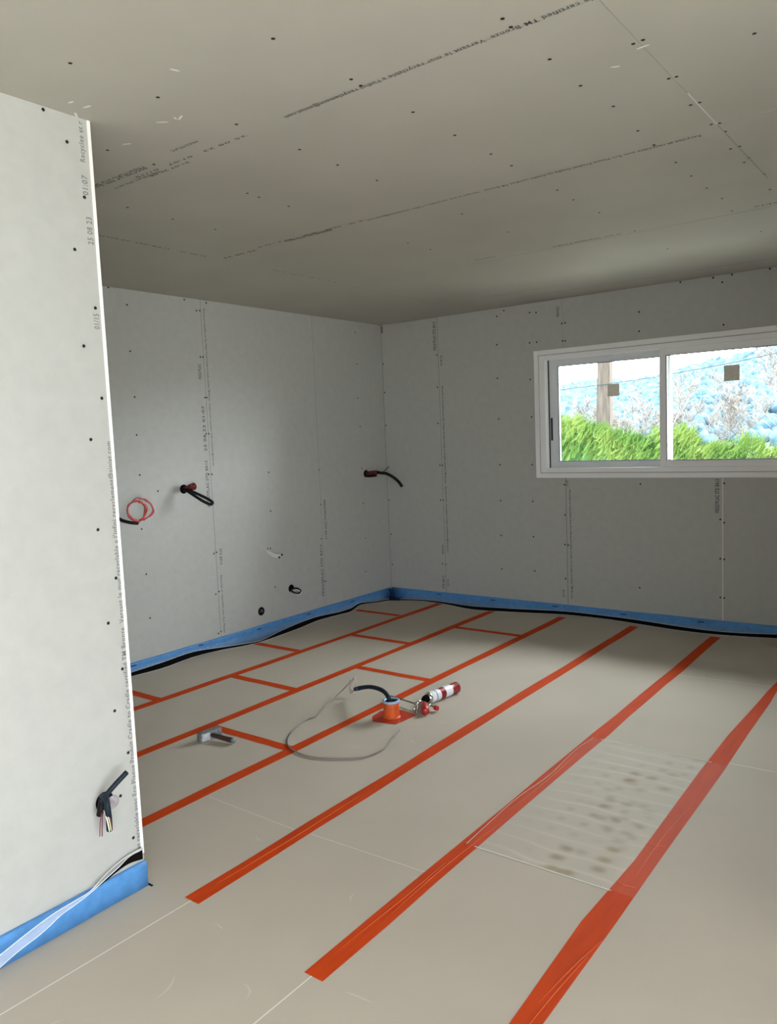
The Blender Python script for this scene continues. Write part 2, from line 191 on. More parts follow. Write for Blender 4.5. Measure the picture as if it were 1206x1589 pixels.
def film(name, alpha, color=(0.85, 0.87, 0.9), rough=0.12):
    mt = bpy.data.materials.new(name); mt.use_nodes = True; nt = mt.node_tree
    out = nt.nodes['Material Output']; b = nt.nodes['Principled BSDF']
    b.inputs['Base Color'].default_value = (*color, 1); b.inputs['Roughness'].default_value = rough
    b.inputs['Specular IOR Level'].default_value = 0.6
    t = nt.nodes.new('ShaderNodeBsdfTransparent'); mx = nt.nodes.new('ShaderNodeMixShader')
    n = nt.nodes.new('ShaderNodeTexNoise'); n.inputs['Scale'].default_value = 30
    bp = nt.nodes.new('ShaderNodeBump'); bp.inputs['Strength'].default_value = 0.5; bp.inputs['Distance'].default_value = 0.002
    nt.links.new(n.outputs['Fac'], bp.inputs['Height']); nt.links.new(bp.outputs[0], b.inputs['Normal'])
    mx.inputs[0].default_value = alpha
    nt.links.new(t.outputs[0], mx.inputs[1]); nt.links.new(b.outputs[0], mx.inputs[2]); nt.links.new(mx.outputs[0], out.inputs['Surface'])
    return mt
M['film'] = film('clear_film', 0.30)
M['filmw'] = film('milky_film', 0.13, (0.8, 0.83, 0.88))

def glassm():
    mt = bpy.data.materials.new('window_glass'); mt.use_nodes = True; nt = mt.node_tree
    out = nt.nodes['Material Output']
    t = nt.nodes.new('ShaderNodeBsdfTransparent'); t.inputs[0].default_value = (0.96, 0.98, 0.97, 1)
    g = nt.nodes.new('ShaderNodeBsdfGlossy'); g.inputs['Roughness'].default_value = 0.02
    f = nt.nodes.new('ShaderNodeFresnel'); f.inputs[0].default_value = 1.25
    mx = nt.nodes.new('ShaderNodeMixShader')
    nt.links.new(f.outputs[0], mx.inputs[0]); nt.links.new(t.outputs[0], mx.inputs[1]); nt.links.new(g.outputs[0], mx.inputs[2])
    nt.links.new(mx.outputs[0], out.inputs['Surface'])
    return mt
M['glass'] = glassm()

# ------------------------------------------------------------------ mesh helpers
def obj(name, bm, mt=None, parent=None, smooth=False):
    me = bpy.data.meshes.new(name); bm.normal_update(); bm.to_mesh(me); bm.free()
    o = bpy.data.objects.new(name, me); COL.objects.link(o)
    for x in (mt if isinstance(mt, (list, tuple)) else [mt]): me.materials.append(x)
    if parent: o.parent = parent
    if smooth: 
        for p in me.polygons: p.use_smooth = True
    return o
def empty(name, loc=(0, 0, 0)):
    o = bpy.data.objects.new(name, None); COL.objects.link(o); o.location = loc; o.empty_display_size = 0.05
    return o
def tag(o, label, cat, group=None, kind=None):
    o['label'] = label; o['category'] = cat
    if group: o['group'] = group
    if kind: o['kind'] = kind
    return o
def struct(name, bm, mt, smooth=False):
    o = obj(name, bm, mt, None, smooth); o['kind'] = 'structure'; return o
def box(bm, x0, x1, y0, y1, z0, z1, bev=0.0, mi=0, M4=None):
    vs = [bm.verts.new((x, y, z)) for x in (x0, x1) for y in (y0, y1) for z in (z0, z1)]
    fs = [bm.faces.new([vs[i] for i in f]) for f in ((0,1,3,2),(4,6,7,5),(0,4,5,1),(2,3,7,6),(0,2,6,4),(1,5,7,3))]
    for f in fs: f.material_index = mi
    if bev > 0:
        es = list({e for f in fs for e in f.edges})
        r = bmesh.ops.bevel(bm, geom=es, offset=bev, segments=2, affect='EDGES', profile=0.5)
        vs = list({v for f in r['faces'] for v in f.verts} | {v for v in vs if v.is_valid})
    if M4 is not None:
        bmesh.ops.transform(bm, matrix=M4, verts=[v for v in vs if v.is_valid])
    return vs
def B1(*a, **k):
    bm = bmesh.new(); box(bm, *a, **k); return bm
def catmull(pts, n=6, closed=False):
    P = [Vector(p) for p in pts]
    if len(P) < 3: return P
    out = []; N = len(P)
    rng = range(N) if closed else range(N-1)
    for i in rng:
        p0 = P[(i-1) % N] if (closed or i > 0) else P[0]*2-P[1]
        p1 = P[i]; p2 = P[(i+1) % N]
        p3 = P[(i+2) % N] if (closed or i+2 < N) else P[-1]*2-P[-2]
        for k in range(n):
            t = k/n
            out.append(0.5*((2*p1)+(p2-p0)*t+(2*p0-5*p1+4*p2-p3)*t*t+(3*p1-p0-3*p2+p3)*t*t*t))
    if not closed: out.append(P[-1])
    return out
def tube(bm, pts, r, seg=10, closed=False, cap=True, mi=0):
    P = [Vector(p) for p in pts]; N = len(P); rings = []; nrm = None
    for i, p in enumerate(P):
        a = P[i-1] if (i > 0 or closed) else p; b = P[(i+1) % N] if (i < N-1 or closed) else p
        d = (b-a).normalized() if (b-a).length > 1e-9 else Vector((0, 0, 1))
        if nrm is None: nrm = d.orthogonal().normalized()
        else:
            nrm = nrm - d*nrm.dot(d)
            nrm = nrm.normalized() if nrm.length > 1e-6 else d.orthogonal().normalized()
        bn = d.cross(nrm); rr = r[i] if isinstance(r, (list, tuple)) else r
        rings.append([bm.verts.new(p+nrm*math.cos(2*math.pi*k/seg)*rr+bn*math.sin(2*math.pi*k/seg)*rr) for k in range(seg)])
    for i in range(N if closed else N-1):
        A = rings[i]; Bq = rings[(i+1) % N]
        for k in range(seg):
            f = bm.faces.new((A[k], A[(k+1) % seg], Bq[(k+1) % seg], Bq[k])); f.material_index = mi; f.smooth = True
    if cap and not closed:
        bm.faces.new(rings[0][::-1]).material_index = mi; bm.faces.new(rings[-1]).material_index = mi
def T1(pts, r, seg=10, n=6, closed=False):
    bm = bmesh.new(); tube(bm, catmull(pts, n, closed), r, seg, closed); return bm
def corrugated(pts, r, n=14, seg=12):
    P = catmull(pts, n); rs = [r*(1.0 if i % 2 else 0.88) for i in range(len(P))]
    bm = bmesh.new(); tube(bm, P, rs, seg); return bm
def lathe(bm, prof, a, b, seg=24, mis=None):
    """prof: (t along a->b in metres, radius)"""
    a = Vector(a); d = (Vector(b)-a).normalized(); n = d.orthogonal().normalized(); w = d.cross(n); rings = []
    for t, r in prof:
        r = max(r, 1e-5)
        rings.append([bm.verts.new(a+d*t+n*math.cos(2*math.pi*k/seg)*r+w*math.sin(2*math.pi*k/seg)*r) for k in range(seg)])
    for i in range(len(rings)-1):
        for k in range(seg):
            f = bm.faces.new((rings[i][k], rings[i][(k+1) % seg], rings[i+1][(k+1) % seg], rings[i+1][k]))
            f.smooth = True; f.material_index = mis[i] if mis else 0
    bm.faces.new(rings[0][::-1]).material_index = mis[0] if mis else 0
    bm.faces.new(rings[-1]).material_index = mis[-1] if mis else 0
def L1(*a, **k):
    bm = bmesh.new(); lathe(bm, *a, **k); return bm

def lettering(body, origin, d, u, height, mt, parent, length=None, bold=False):
    """printed text as a flat mesh; origin = start of baseline, d = reading direction, u = letter up"""
    cu = bpy.data.curves.new('lettering', 'FONT'); cu.body = body; cu.size = 1.0; cu.space_character = 1.12
    if bold: cu.offset = 0.018
    cu.resolution_u = 2
    to = bpy.data.objects.new('lettering_curve', cu); COL.objects.link(to)
    dg = bpy.context.evaluated_depsgraph_get(); dg.update()
    me = bpy.data.meshes.new_from_object(to.evaluated_get(dg)); COL.objects.unlink(to); bpy.data.objects.remove(to)
    d = Vector(d).normalized(); u = Vector(u).normalized(); n = d.cross(u)
    w = max(v.co.x for v in me.vertices); h = 0.72
    sx = length/w if length else height/h; sy = height/h
    for v in me.vertices:
        c = v.co.copy(); v.co = Vector(origin)+d*(c.x*sx)+u*(c.y*sy)+n*0.0009
    me.materials.clear(); me.materials.append(mt)
    o = bpy.data.objects.new('printed_lettering', me); COL.objects.link(o); o.parent = parent
    return o

# ------------------------------------------------------------------ the room shell
TH = 0.36
def wall_with_hole(axis, pos0, pos1, a0, a1, z0, z1, hole):
    bm = bmesh.new(); h0, h1, hz0, hz1 = hole
    def bb(p, q, zz0, zz1):
        if axis == 'y': box(bm, p, q, pos0, pos1, zz0, zz1)
        else: box(bm, pos0, pos1, p, q, zz0, zz1)
    bb(a0, h0, z0, z1); bb(h1, a1, z0, z1); bb(h0, h1, z0, hz0); bb(h0, h1, hz1, z1)
    return bm
wall_back = struct('wall_back', wall_with_hole('y', 0, TH, -0.1, RX, -0.08, ZC, (WX0, WX1, WZ0, WZ1)), M['board'])
wall_left = struct('wall_left', B1(-0.1, 0, RY, 0, -0.08, ZC), M['board'])
wall_right = struct('wall_right', wall_with_hole('x', RX, RX+TH, RY, 0, -0.08, ZC, BAY), M['darkwall'])
wall_blocker = struct('wall_light_blocker', B1(5.25, RX, -4.45, 0, -0.08, ZC), M['board'])  # unseen stub wall, added to keep bay light off the back wall
wall_rear = struct('wall_rear', wall_with_hole('y', RY-TH, RY, 0, RX, -0.08, ZC, REAR), M['darkwall'])
ceiling = struct('ceiling', B1(-0.1, RX+TH, RY-TH, TH, ZC, ZC+0.2), M['ceil'])
PX, PY = 2.2463, -4.4342
wall_partition = struct('wall_partition', B1(PX-0.10, PX, RY, PY, 0, ZC), M['board'])
wall_partition['label'] = 'bright plasterboard partition wall at the left edge'
b = obj('corner_bead', B1(PX-0.006, PX+0.0022, PY-0.0095, PY+0.002, 0.115, ZC, bev=0.001), M['bead'], wall_partition)

# insulation floor slab with a wavy edge beside the walls
pl = [p[0] for p in DATA['lg']]; pb = [p[0] for p in DATA['bg']]
outline = [(max(p[0], 0.02), p[1]) for p in pl] + [(p[0], min(p[1], -0.02)) for p in pb] + [(RX, -0.03), (RX, RY), (0.05, RY)]
# floor: slab top polygon and skirt
bm = bmesh.new()
tv = [bm.verts.new((x, y, 0)) for x, y in outline]; bv = [bm.verts.new((x, y, -0.06)) for x, y in outline]
bm.faces.new(tv); bm.faces.new(bv[::-1])
for i in range(len(tv)):
    j = (i+1) % len(tv); bm.faces.new((tv[i], bv[i], bv[j], tv[j]))
bmesh.ops.recalc_face_normals(bm, faces=bm.faces)
floor = struct('floor', bm, M['floor'])
subfloor = struct('trim_1', B1(-0.1, RX, RY, 0, -0.12, -0.06), M['concrete'])

# pale joints between insulation panels, and scuffs on the facing
def floorline(x0, y0, x1, y1, w=0.004, name='panel_joint', mt=None, z=0.0006):
    bm = bmesh.new(); d = Vector((x1-x0, y1-y0, 0)); L = d.length; d.normalize(); n = Vector((-d.y, d.x, 0))*w/2
    a = Vector((x0, y0, z)); c = Vector((x1, y1, z))
    bm.faces.new([bm.verts.new(v) for v in (a-n, c-n, c+n, a+n)])
    return obj(name, bm, mt or M['seaml'], floor)
floorline(2.42, -6.9, 2.462, -4.41); floorline(3.05, -5.6, 3.055, -4.46); floorline(3.09, -1.20, 3.60, -1.16)
floorline(3.60, -2.37, 4.21, -2.35); floorline(2.50, -3.86, 3.04, -3.84, 0.002); floorline(1.9, -3.86, 2.42, -3.87, 0.002)

rnd = random.Random(7)
M['scuff'] = mat('pale_scuff', (0.52, 0.475, 0.41), 0.8, 0.1)
rs_ = random.Random(5)
SC = [(2.75, -4.72, .10), (2.95, -4.60, .07), (3.08, -4.25, .06), (3.22, -4.45, .09), (2.65, -4.45, .05), (2.35, -4.0, .06), (2.6, -5.0, .08), (3.0, -4.9, .05), (3.9, -4.3, .10), (2.1, -3.1, .06), (2.3, -2.9, .05), (4.05, -2.9, .05), (2.9, -4.1, .05), (3.35, -4.75, .07), (2.28, -2.6, .05), (2.2, -2.35, .04), (2.0, -4.25, .05), (2.5, -5.3, .07)]
for x, y, L in SC:
    a = rs_.uniform(0, 3.14); kx = rs_.uniform(-.5, .5); bm = bmesh.new(); prev = None
    for i in range(7):
        t = i/6-0.5; px = x+math.cos(a)*t*L-math.sin(a)*kx*L*t*t*2; py = y+math.sin(a)*t*L+math.cos(a)*kx*L*t*t*2; wd_ = 0.0028*(1-4*t*t)+0.0006
        cur = (bm.verts.new((px-math.sin(a)*wd_, py+math.cos(a)*wd_, 0.0005)), bm.verts.new((px+math.sin(a)*wd_, py-math.cos(a)*wd_, 0.0005)))
        if prev: bm.faces.new((prev[0], cur[0], cur[1], prev[1]))
        prev = cur
    obj('scuff_mark', bm, M['scuff'], floor)
def tape(name, left, right, label, z=0.0009, mt=None):
    """a strip from matching left and right edge points, laid on the panels"""
    bm = bmesh.new(); prev = None
    for (a, c) in zip(left, right):
        cur = (bm.verts.new((a[0], a[1], z)), bm.verts.new((c[0], c[1], z)))
        if prev: bm.faces.new((prev[0], cur[0], cur[1], prev[1]))
        prev = cur
    r = bmesh.ops.extrude_face_region(bm, geom=list(bm.faces))
    for v in [g for g in r['geom'] if isinstance(g, bmesh.types.BMVert)]: v.co.z -= 0.0007
    bmesh.ops.recalc_face_normals(bm, faces=bm.faces)
    o = obj(name, bm, mt or M['tape']); tag(o, label, 'tape', 'orange tape strips over the floor joints'); return o
def ytape(x, y0, y1, w, label, z, wob=0.004, x2=None):
    L, R = [], []; n = 14
    for i in range(n+1):
        t = i/n; y = y0+(y1-y0)*t; xx = x+((x2 if x2 else x)-x)*t
        L.append((xx-w/2+rnd.uniform(-wob, wob), y)); R.append((xx+w/2+rnd.uniform(-wob, wob), y))
    return tape('floor_tape', L, R, label, z)
ytape(0.612, -5.2, -0.13, 0.062, 'long orange floor tape nearest the left wall', 0.0009, x2=0.645)
ytape(1.232, -5.4, -0.15, 0.062, 'long orange floor tape, second out from the left wall, beside the hammer', 0.0009, x2=1.215)
ytape(1.858, -5.6, -0.13, 0.062, 'long orange floor tape running under the orange pipe sleeve', 0.0009, x2=1.835)
ytape(2.462, -4.41, -0.16, 0.068, 'long orange floor tape with its near end left of centre, fourth from the left wall', 0.0009, x2=2.438)
ytape(3.062, -4.46, -0.20, 0.070, 'long orange floor tape along the left side of the stained panel', 0.0009, x2=3.045)
t6 = DATA['tape6']
tape('floor_tape', [a for a, c in t6]+[(3.61, -0.25)], [c for a, c in t6]+[(3.67, -0.22)], 'wide orange floor tape at the right, reaching the bottom edge of the photo')
M['crease'] = mat('tape_crease', (0.62, 0.095, 0.02), 0.5, 0.3)
def crease(tp, pts):
    bm = bmesh.new(); P = catmull(pts, 6); n_ = len(P)
    tube(bm, P, [0.0016*math.sin(math.pi*(i+0.3)/n_)+0.0003 for i in range(n_)], 5)
    obj('crease', bm, M['crease'], tp)
TP = [o for o in COL.objects if o.name.startswith('floor_tape')]
crease(TP[5], [(3.648, -4.35, .0012), (3.655, -4.15, .0012), (3.668, -3.95, .0012)]); crease(TP[5], [(3.635, -4.20, .0012), (3.652, -4.02, .0012), (3.675, -3.86, .0012)])
crease(TP[5], [(3.640, -3.50, .0012), (3.632, -3.2, .0012), (3.645, -2.8, .0012)]); crease(TP[5], [(3.60, -3.55, .0012), (3.66, -3.54, .0012)]); crease(TP[5], [(3.60, -3.25, .0012), (3.66, -3.23, .0012)])
crease(TP[4], [(3.07, -4.1, .0012), (3.062, -3.8, .0012), (3.072, -3.4, .0012)]); crease(TP[4], [(3.052, -3.3, .0012), (3.06, -2.95, .0012), (3.052, -2.6, .0012)]); crease(TP[4], [(3.045, -4.35, .0012), (3.052, -4.0, .0012), (3.05, -3.75, .0012)])
crease(TP[3], [(2.458, -4.3, .0012), (2.463, -3.9, .0012), (2.455, -3.5, .0012)])
def xtape(x0, x1, y, label, w=0.058, y2=None):
    L, R = [], []
    for i in range(9):
        t = i/8; yy = y+((y2 or y)-y)*t
        L.append((x0+(x1-x0)*t, yy+w/2+rnd.uniform(-.002, .002))); R.append((x0+(x1-x0)*t, yy-w/2+rnd.uniform(-.002, .002)))
    return tape('cross_tape', R, L, label, 0.0013)
xtape(0.13, 0.60, -0.69, 'short orange cross tape beside the left wall, nearest the far corner')
xtape(0.16, 0.60, -1.94, 'short orange cross tape beside the left wall, middle of the three')
xtape(0.06, 0.60, -3.16, 'short orange cross tape touching the partition wall edge in view')
xtape(0.66, 1.20, -1.39, 'short orange cross tape between first and second long tapes, farther one')
xtape(0.66, 1.21, -2.60, 'short orange cross tape between first and second long tapes, nearer one')
xtape(1.24, 1.82, -0.815, 'short orange cross tape between second and third long tapes, farthest')
xtape(1.25, 1.82, -2.04, 'short orange cross tape just behind the red foam can')
xtape(1.25, 1.84, -3.29, 'short orange cross tape that starts at the hammer head')

# stained panel under clear film between the two right hand tapes
NX, NY = 80, 170; X0, X1, Y0, Y1 = 3.055, 3.622, -3.60, -2.405
bm = bmesh.new(); cl = bm.loops.layers.color.new('stain'); grid = []
import mathutils.noise as mn
def stain(x, y):
    ph = (y-Y0)/0.0915; s = abs((ph % 1)-0.5)*2
    wig = mn.noise(Vector((x*5, y*5, 0)))
    ridge = max(0, 1-abs((ph+wig*0.25) % 1-0.5)*7)*(0.45+0.9*max(0, mn.noise(Vector((x*3+7, y*4, 2)))+0.4))
    fade = min(1, (x-X0)/0.25+0.15)
    c = [0.475, 0.432, 0.362]
    col = 0.5+0.5*mn.noise(Vector((x*9, y*9, 5)))
    blot = max(0, math.sin(x*2*math.pi/0.095))*max(0, math.cos(ph*2*math.pi))*0.16*max(0, 0.5+1.4*mn.noise(Vector((x*4, y*3, 9))))
    f = 1+0.16*ridge*fade-blot*fade-0.05*col
    d = 0
    for sx, sy, w in DATA['spots']:
        e = (abs(x-sx)/(0.026))**2.5+(abs(y-sy)/(0.020))**2.5
        d = max(d, min(1, w)*0.50*math.exp(-e))
    fl = (0.455, 0.408, 0.342); k_ = min(1, 0.25+1.3*(x-X0)/0.56); c = [a*(1-k_)+b_*k_ for a, b_ in zip(fl, c)]
    return (c[0]*f*(1-d*0.62), c[1]*f*(1-d*0.75), c[2]*f*(1-d), 1)
for j in range(NY+1):
    grid.append([bm.verts.new((X0+(X1-X0)*i/NX, Y0+(Y1-Y0)*j/NY, 0.0008)) for i in range(NX+1)])
for j in range(NY):
    for i in range(NX):
        f = bm.faces.new((grid[j][i], grid[j][i+1], grid[j+1][i+1], grid[j+1][i]))
        for lp in f.loops:
            c = stain(lp.vert.co.x, lp.vert.co.y); lp[cl] = tuple(max(0, v)**(1/2.2) if k < 3 else 1 for k, v in enumerate(c))
ms = mat('stained_panel_facing', (0.5, 0.47, 0.4), 0.7, 0.15, bump=0.3, bscale=9)
vc = ms.node_tree.nodes.new('ShaderNodeVertexColor'); vc.layer_name = 'stain'
ms.node_tree.links.new(vc.outputs[0], ms.node_tree.nodes['Principled BSDF'].inputs['Base Color'])
pan = obj('insulation_panel', bm, ms)
tag(pan, 'stained striped insulation panel with brown blotches between the two right tapes', 'floor panel')
bm = bmesh.new(); NXf, NYf = 10, 60
g2 = []
for j in range(NYf+1):
    row = []
    for i in range(NXf+1):
        y = -3.60+1.20*j/NYf; x = 3.03+0.645*i/NXf
        row.append(bm.verts.new((x, y, 0.0022+0.0012*math.sin(y*68)*(0.3+0.7*i/NXf)*(1 if 0 < j < NYf else 0))))
    g2.append(row)
for j in range(NYf):
    for i in range(NXf): bm.faces.new((g2[j][i], g2[j][i+1], g2[j+1][i+1], g2[j+1][i])).smooth = True
fs = obj('film_sheet', bm, film('floor_film', 0.035, (0.82, 0.82, 0.8), 0.42))
tag(fs, 'clear plastic film stuck over the stained striped panel', 'plastic film')
for yy in (-3.60, -2.40):
    obj('film_edge', B1(3.08, 3.60, yy-0.0016, yy+0.0016, 0.0012, 0.0022), M['seaml'], fs)
obj('film_crease', T1([(3.045, -3.60, .002), (3.03, -3.2, .0028), (3.045, -2.9, .002), (3.03, -2.6, .0028), (3.04, -2.40, .002)], 0.0007, 6), M['seaml'], fs)

# ------------------------------------------------------------------ joints, printing and screws
def vseam(parent, axis, a, z0, z1, mt, w=0.0035, z0x=None):
    if axis == 'back': o = obj('board_joint', B1(a-w/2, a+w/2, -0.0006, 0.001, z0, z1), mt, parent)
    else: o = obj('board_joint', B1(-0.001, 0.0006, a-w/2, a+w/2, z0, z1), mt, parent)
vseam(wall_back, 'back', 0.634, 0.07, ZC, M['seam'], 0.005)
vseam(wall_back, 'back', 1.829, 0.07, WZ0-0.02, M['seam'], 0.007); vseam(wall_back, 'back', 1.829, 2.17, ZC, M['seam'], 0.002)
vseam(wall_back, 'back', 3.042, 0.07, WZ0-0.02, M['seaml'], 0.006)
vseam(wall_left, 'left', -2.135, 0.07, ZC, M['seam'], 0.004); vseam(wall_left, 'left', -0.950, 0.07, ZC, M['seam'], 0.003)
vseam(wall_back, 'back', 0.003, 0.07, ZC, M['seam'], 0.005)
obj('corner_gap', B1(0, 0.03, -0.035, 0, ZC-0.0035, ZC-0.0005), M['seam'], ceiling)
obj('corner_dark_patch', B1(0.004, 0.026, -0.001, 0.0005, ZC-0.075, ZC-0.012, bev=0.0004), M['darkpatch'], wall_back)  # small dark patch at the corner under the ceiling
obj('ceiling_gap', B1(0.25, RX, -0.004, 0.0, ZC-0.004, ZC), M['seam'], wall_back)
def cseam(x0, x1, y0, y1, mt): obj('board_joint', B1(x0, x1, y0, y1, ZC-0.0008, ZC+0.001), mt, ceiling)
cseam(2.72, RX, -4.028, -4.024, M['cseam']); cseam(3.770, 3.775, -2.96, -2.16, M['cseam']); cseam(3.770, 3.774, -5.3, -3.3, M['cseam'])
cseam(3.771, 3.774, -3.3, -2.96, M['seaml']); cseam(3.77, 4.12, -2.955, -2.951, M['cseam'])
cseam(2.0, RX, -1.652, -1.649, M['cseam']); cseam(1.04, 1.043, -1.7, -0.55, M['cseam']); cseam(1.4, 2.1, -0.545, -0.542, M['cseam'])
cseam(1.7, RX, -0.30, -0.294, M['cseam'])

CRADLE = "Recyclee et recyclable avec Eco Plaque Produit Cradle to Cradle certified TM Bronze   Versant le mur recyclable a l'infini recyclement@siniat.com"
D3 = DATA['lay_text']
def ptext(body, key, h, mt, off=0.0, bold=False):
    (y0, z0), (y1, z1) = D3[key]
    return lettering(body, (PX, (y0+y1)/2+h/2+off, z0), (0, 0, 1), (0, -1, 0), h, mt, wall_partition, z1-z0, bold)
ptext("et recyclable avec Eco Plaque Produit Cradle to Cradle certified TM Bronze  Versant le mur recyclable a l'infini recyclement@siniat.com", 'A', 0.019, M['ink'], 0.0, True)
ptext('01/15', 'B', 0.020, M['ink'], 0.0, True); ptext('25 08 23', 'C', 0.020, M['ink'], 0.0, True); ptext('01:07', 'D', 0.020, M['ink'], 0.0, True); ptext('Recyclee et r', 'E', 0.018, M['ink'], 0.0, True)
def ltext(body, y, z_top, z_bot, h, mt, up=False, bold=True):
    h *= 1.15; mt = M['inkw']
    if up: return lettering(body, (0, y, z_bot), (0, 0, 1), (0, -1, 0), h, mt, wall_left, z_top-z_bot, bold)
    return lettering(body, (0, y, z_top), (0, 0, -1), (0, 1, 0), h, mt, wall_left, z_top-z_bot, bold)
ltext(CRADLE, -2.112, 2.50, 1.36, 0.014, M['ink'])
ltext('PREGYPLAC', -2.165, 2.10, 1.99, 0.024, M['ink'], True, True)
ltext('25 08 23 01:07', -2.158, 1.80, 1.47, 0.022, M['ink'], True); ltext('PREGYPLAC STD BA13', -2.16, 1.40, 1.06, 0.022, M['ink'], True)
ltext('STD BA13', -2.10, 0.74, 0.62, 0.02, M['ink']); ltext('Recyclee et recyclable avec Eco Plaque', -2.105, 0.54, 0.10, 0.014, M['ink'])
ltext('PREGYPLAC STD BA13', -0.965, 0.62, 0.17, 0.022, M['ink'], True, True); ltext('PREGYPLAC STD BA13', -0.915, 1.00, 0.66, 0.022, M['ink'], False, True)
def btext(body, x, z_top, z_bot, h, mt, upw=True, bold=True):
    h *= 1.1; mt = M['inkd']
    if upw: return lettering(body, (x, 0, z_bot), (0, 0, 1), (-1, 0, 0), h, mt, wall_back, z_top-z_bot, bold)
    return lettering(body, (x, 0, z_top), (0, 0, -1), (1, 0, 0), h, mt, wall_back, z_top-z_bot, bold)
btext('PREGYPLAC STD BA13', 0.615, 2.52, 2.27, 0.028, M['inkd'], True, True)
btext('25 08 23', 0.655, 2.22, 2.13, 0.018, M['ink'], False); btext(CRADLE, 0.66, 1.95, 0.45, 0.015, M['inkd'], False)
btext('PREGYPLAC', 0.618, 0.52, 0.43, 0.016, M['ink']); btext('STD BA13', 0.617, 0.23, 0.11, 0.022, M['inkd'], True, True); btext('01/15', 0.665, 0.2, 0.14, 0.018, M['ink'])
btext('PREGYPLAC', 1.80, 2.50, 2.42, 0.02, M['ink'], True); btext('Recyclee et recyclable avec Eco Plaque Produit Cradle to Cradle certified TM Bronze', 1.858, 1.03, 0.13, 0.014, M['inkd'], False)
btext('01:07', 1.85, 1.11, 1.06, 0.018, M['ink']); btext('PREGYPLAC STD BA13', 3.018, 1.115, 0.87, 0.026, M['inkd'], True, True)
btext('01/15', 1.80, 0.2, 0.14, 0.018, M['ink'])
def ctext(body, x_right, x_left, y, h, mt, bold=True):
    h *= 1.05; mt = M['inkw']
    return lettering(body, (x_right, y, ZC), (-1, 0, 0), (0, 1, 0), h, mt, ceiling, x_right-x_left, bold)
ctext("Recyclee et recyclable avec Eco Plaque Produit Cradle to Cradle certified TM Bronze  Versant le mur recyclable a l'infini recyclement@siniat.com", 4.55, 2.72, -4.065+0.025, 0.018, M['inkd'])
ctext('PREGYPLAC STD BA13', 2.02, 1.66, -4.075, 0.03, M['ink'], True); ctext('25 08 23   01:07   01/15', 2.52, 1.9, -4.02, 0.012, M['ink'])
ctext('PREGYPLAC STD BA13', 2.02, 1.73, -4.0, 0.012, M['ink']); ctext('PREGYPLAC', 2.36, 2.22, -4.10, 0.014, M['ink'], True); ctext('01:07 25 08', 2.18, 1.95, -3.99, 0.012, M['ink'])
ctext(CRADLE, 3.70, 2.15, -2.90, 0.02, M['inkd']); ctext('PREGYPLAC STD BA13', 1.92, 1.60, -2.90, 0.026, M['ink'], True); ctext('25 08 23', 1.36, 1.10, -2.88, 0.022, M['ink'], True)
ctext('25 08 23  01:07', 2.15, 1.4, -2.91, 0.012, M['ink'])
ctext("PREGYPLAC STD BA13 recyclable", 4.6, 3.62, -1.72, 0.02, M['ink']); ctext('le mur recyclable a l\'infini', 2.95, 2.55, -1.70, 0.022, M['inkd'], True); ctext('PREGYPLAC', 2.2, 2.05, -1.74, 0.016, M['ink'])
lettering('PREGYPLAC STD BA13    25 08 23', (1.055, -3.72, ZC), (0, 1, 0), (1, 0, 0), 0.022, M['ink'], ceiling, 0.75, True)
lettering('01:07 01/15', (1.055, -2.45, ZC), (0, 1, 0), (1, 0, 0), 0.016, M['ink'], ceiling, 0.6)

def screw_mesh(n, r):
    bm = bmesh.new(); n = Vector(n); lathe(bm, [(-0.0015, r), (0.0006, r), (0.0009, r*0.8), (0.0004, r*0.35), (0.0004, 0.00001)], (0, 0, 0), n, 12)
    me = bpy.data.meshes.new('screw'); bm.to_mesh(me); bm.free(); me.materials.append(M['screw']); return me
def screws(parent, pts, n, r):
    me = screw_mesh(n, r)
    for p in pts:
        o = bpy.data.objects.new('screw', me); COL.objects.link(o); o.parent = parent; o.location = p
screws(wall_left, [(0, y, z) for y, z in DATA['ls']], (1, 0, 0), 0.0062)
screws(wall_back, [(x, 0, z) for x, z in DATA['bs']], (0, -1, 0), 0.0066)
screws(ceiling, [(x, y, ZC) for x, y in DATA['cs']], (0, 0, -1), 0.0058)
screws(wall_partition, [(PX, y, z) for y, z in DATA['ps']], (1, 0, 0), 0.0055)
for i, (x, y) in enumerate(DATA['mud']):
    if x > PX or y > PY:
        bm = bmesh.new(); a = rnd.uniform(0, 3.1); L = rnd.uniform(.008, .022)
        vs = [bm.verts.new((x+L*math.cos(a)*math.cos(t)-0.004*math.sin(a)*math.sin(t), y+L*math.sin(a)*math.cos(t)+0.004*math.cos(a)*math.sin(t), ZC-0.0012)) for t in [k*math.pi/5 for k in range(10)]]
        bm.faces.new(vs); obj('filler_fleck', bm, M['mud'], ceiling)

# ------------------------------------------------------------------ kitchen window
win = empty('window_1', ((WX0+WX1)/2, 0, WZ0)); win['kind'] = 'structure'
wl = win.location
def wobj(name, bm, mt, parent=win, smooth=False):
    if parent is win: bmesh.ops.translate(bm, verts=bm.verts, vec=-wl)
    o = obj(name, bm, mt, parent, smooth); return o
def frame_bm(x0, x1, z0, z1, w, y0, y1, bev=0.002, wz=None):
    bm = bmesh.new(); wz = wz or w
    box(bm, x0, x0+w, y0, y1, z0, z1, bev); box(bm, x1-w, x1, y0, y1, z0, z1, bev)
    box(bm, x0+w, x1-w, y0, y1, z0, z0+wz, bev); box(bm, x0+w, x1-w, y0, y1, z1-wz, z1, bev)
    return bm
FX0, FX1, FZ0, FZ1 = 1.574, 3.786, 1.128, 2.166
wobj('casing', frame_bm(FX0, FX1, FZ0, FZ1, 0.038, -0.016, 0.0), M['white'])
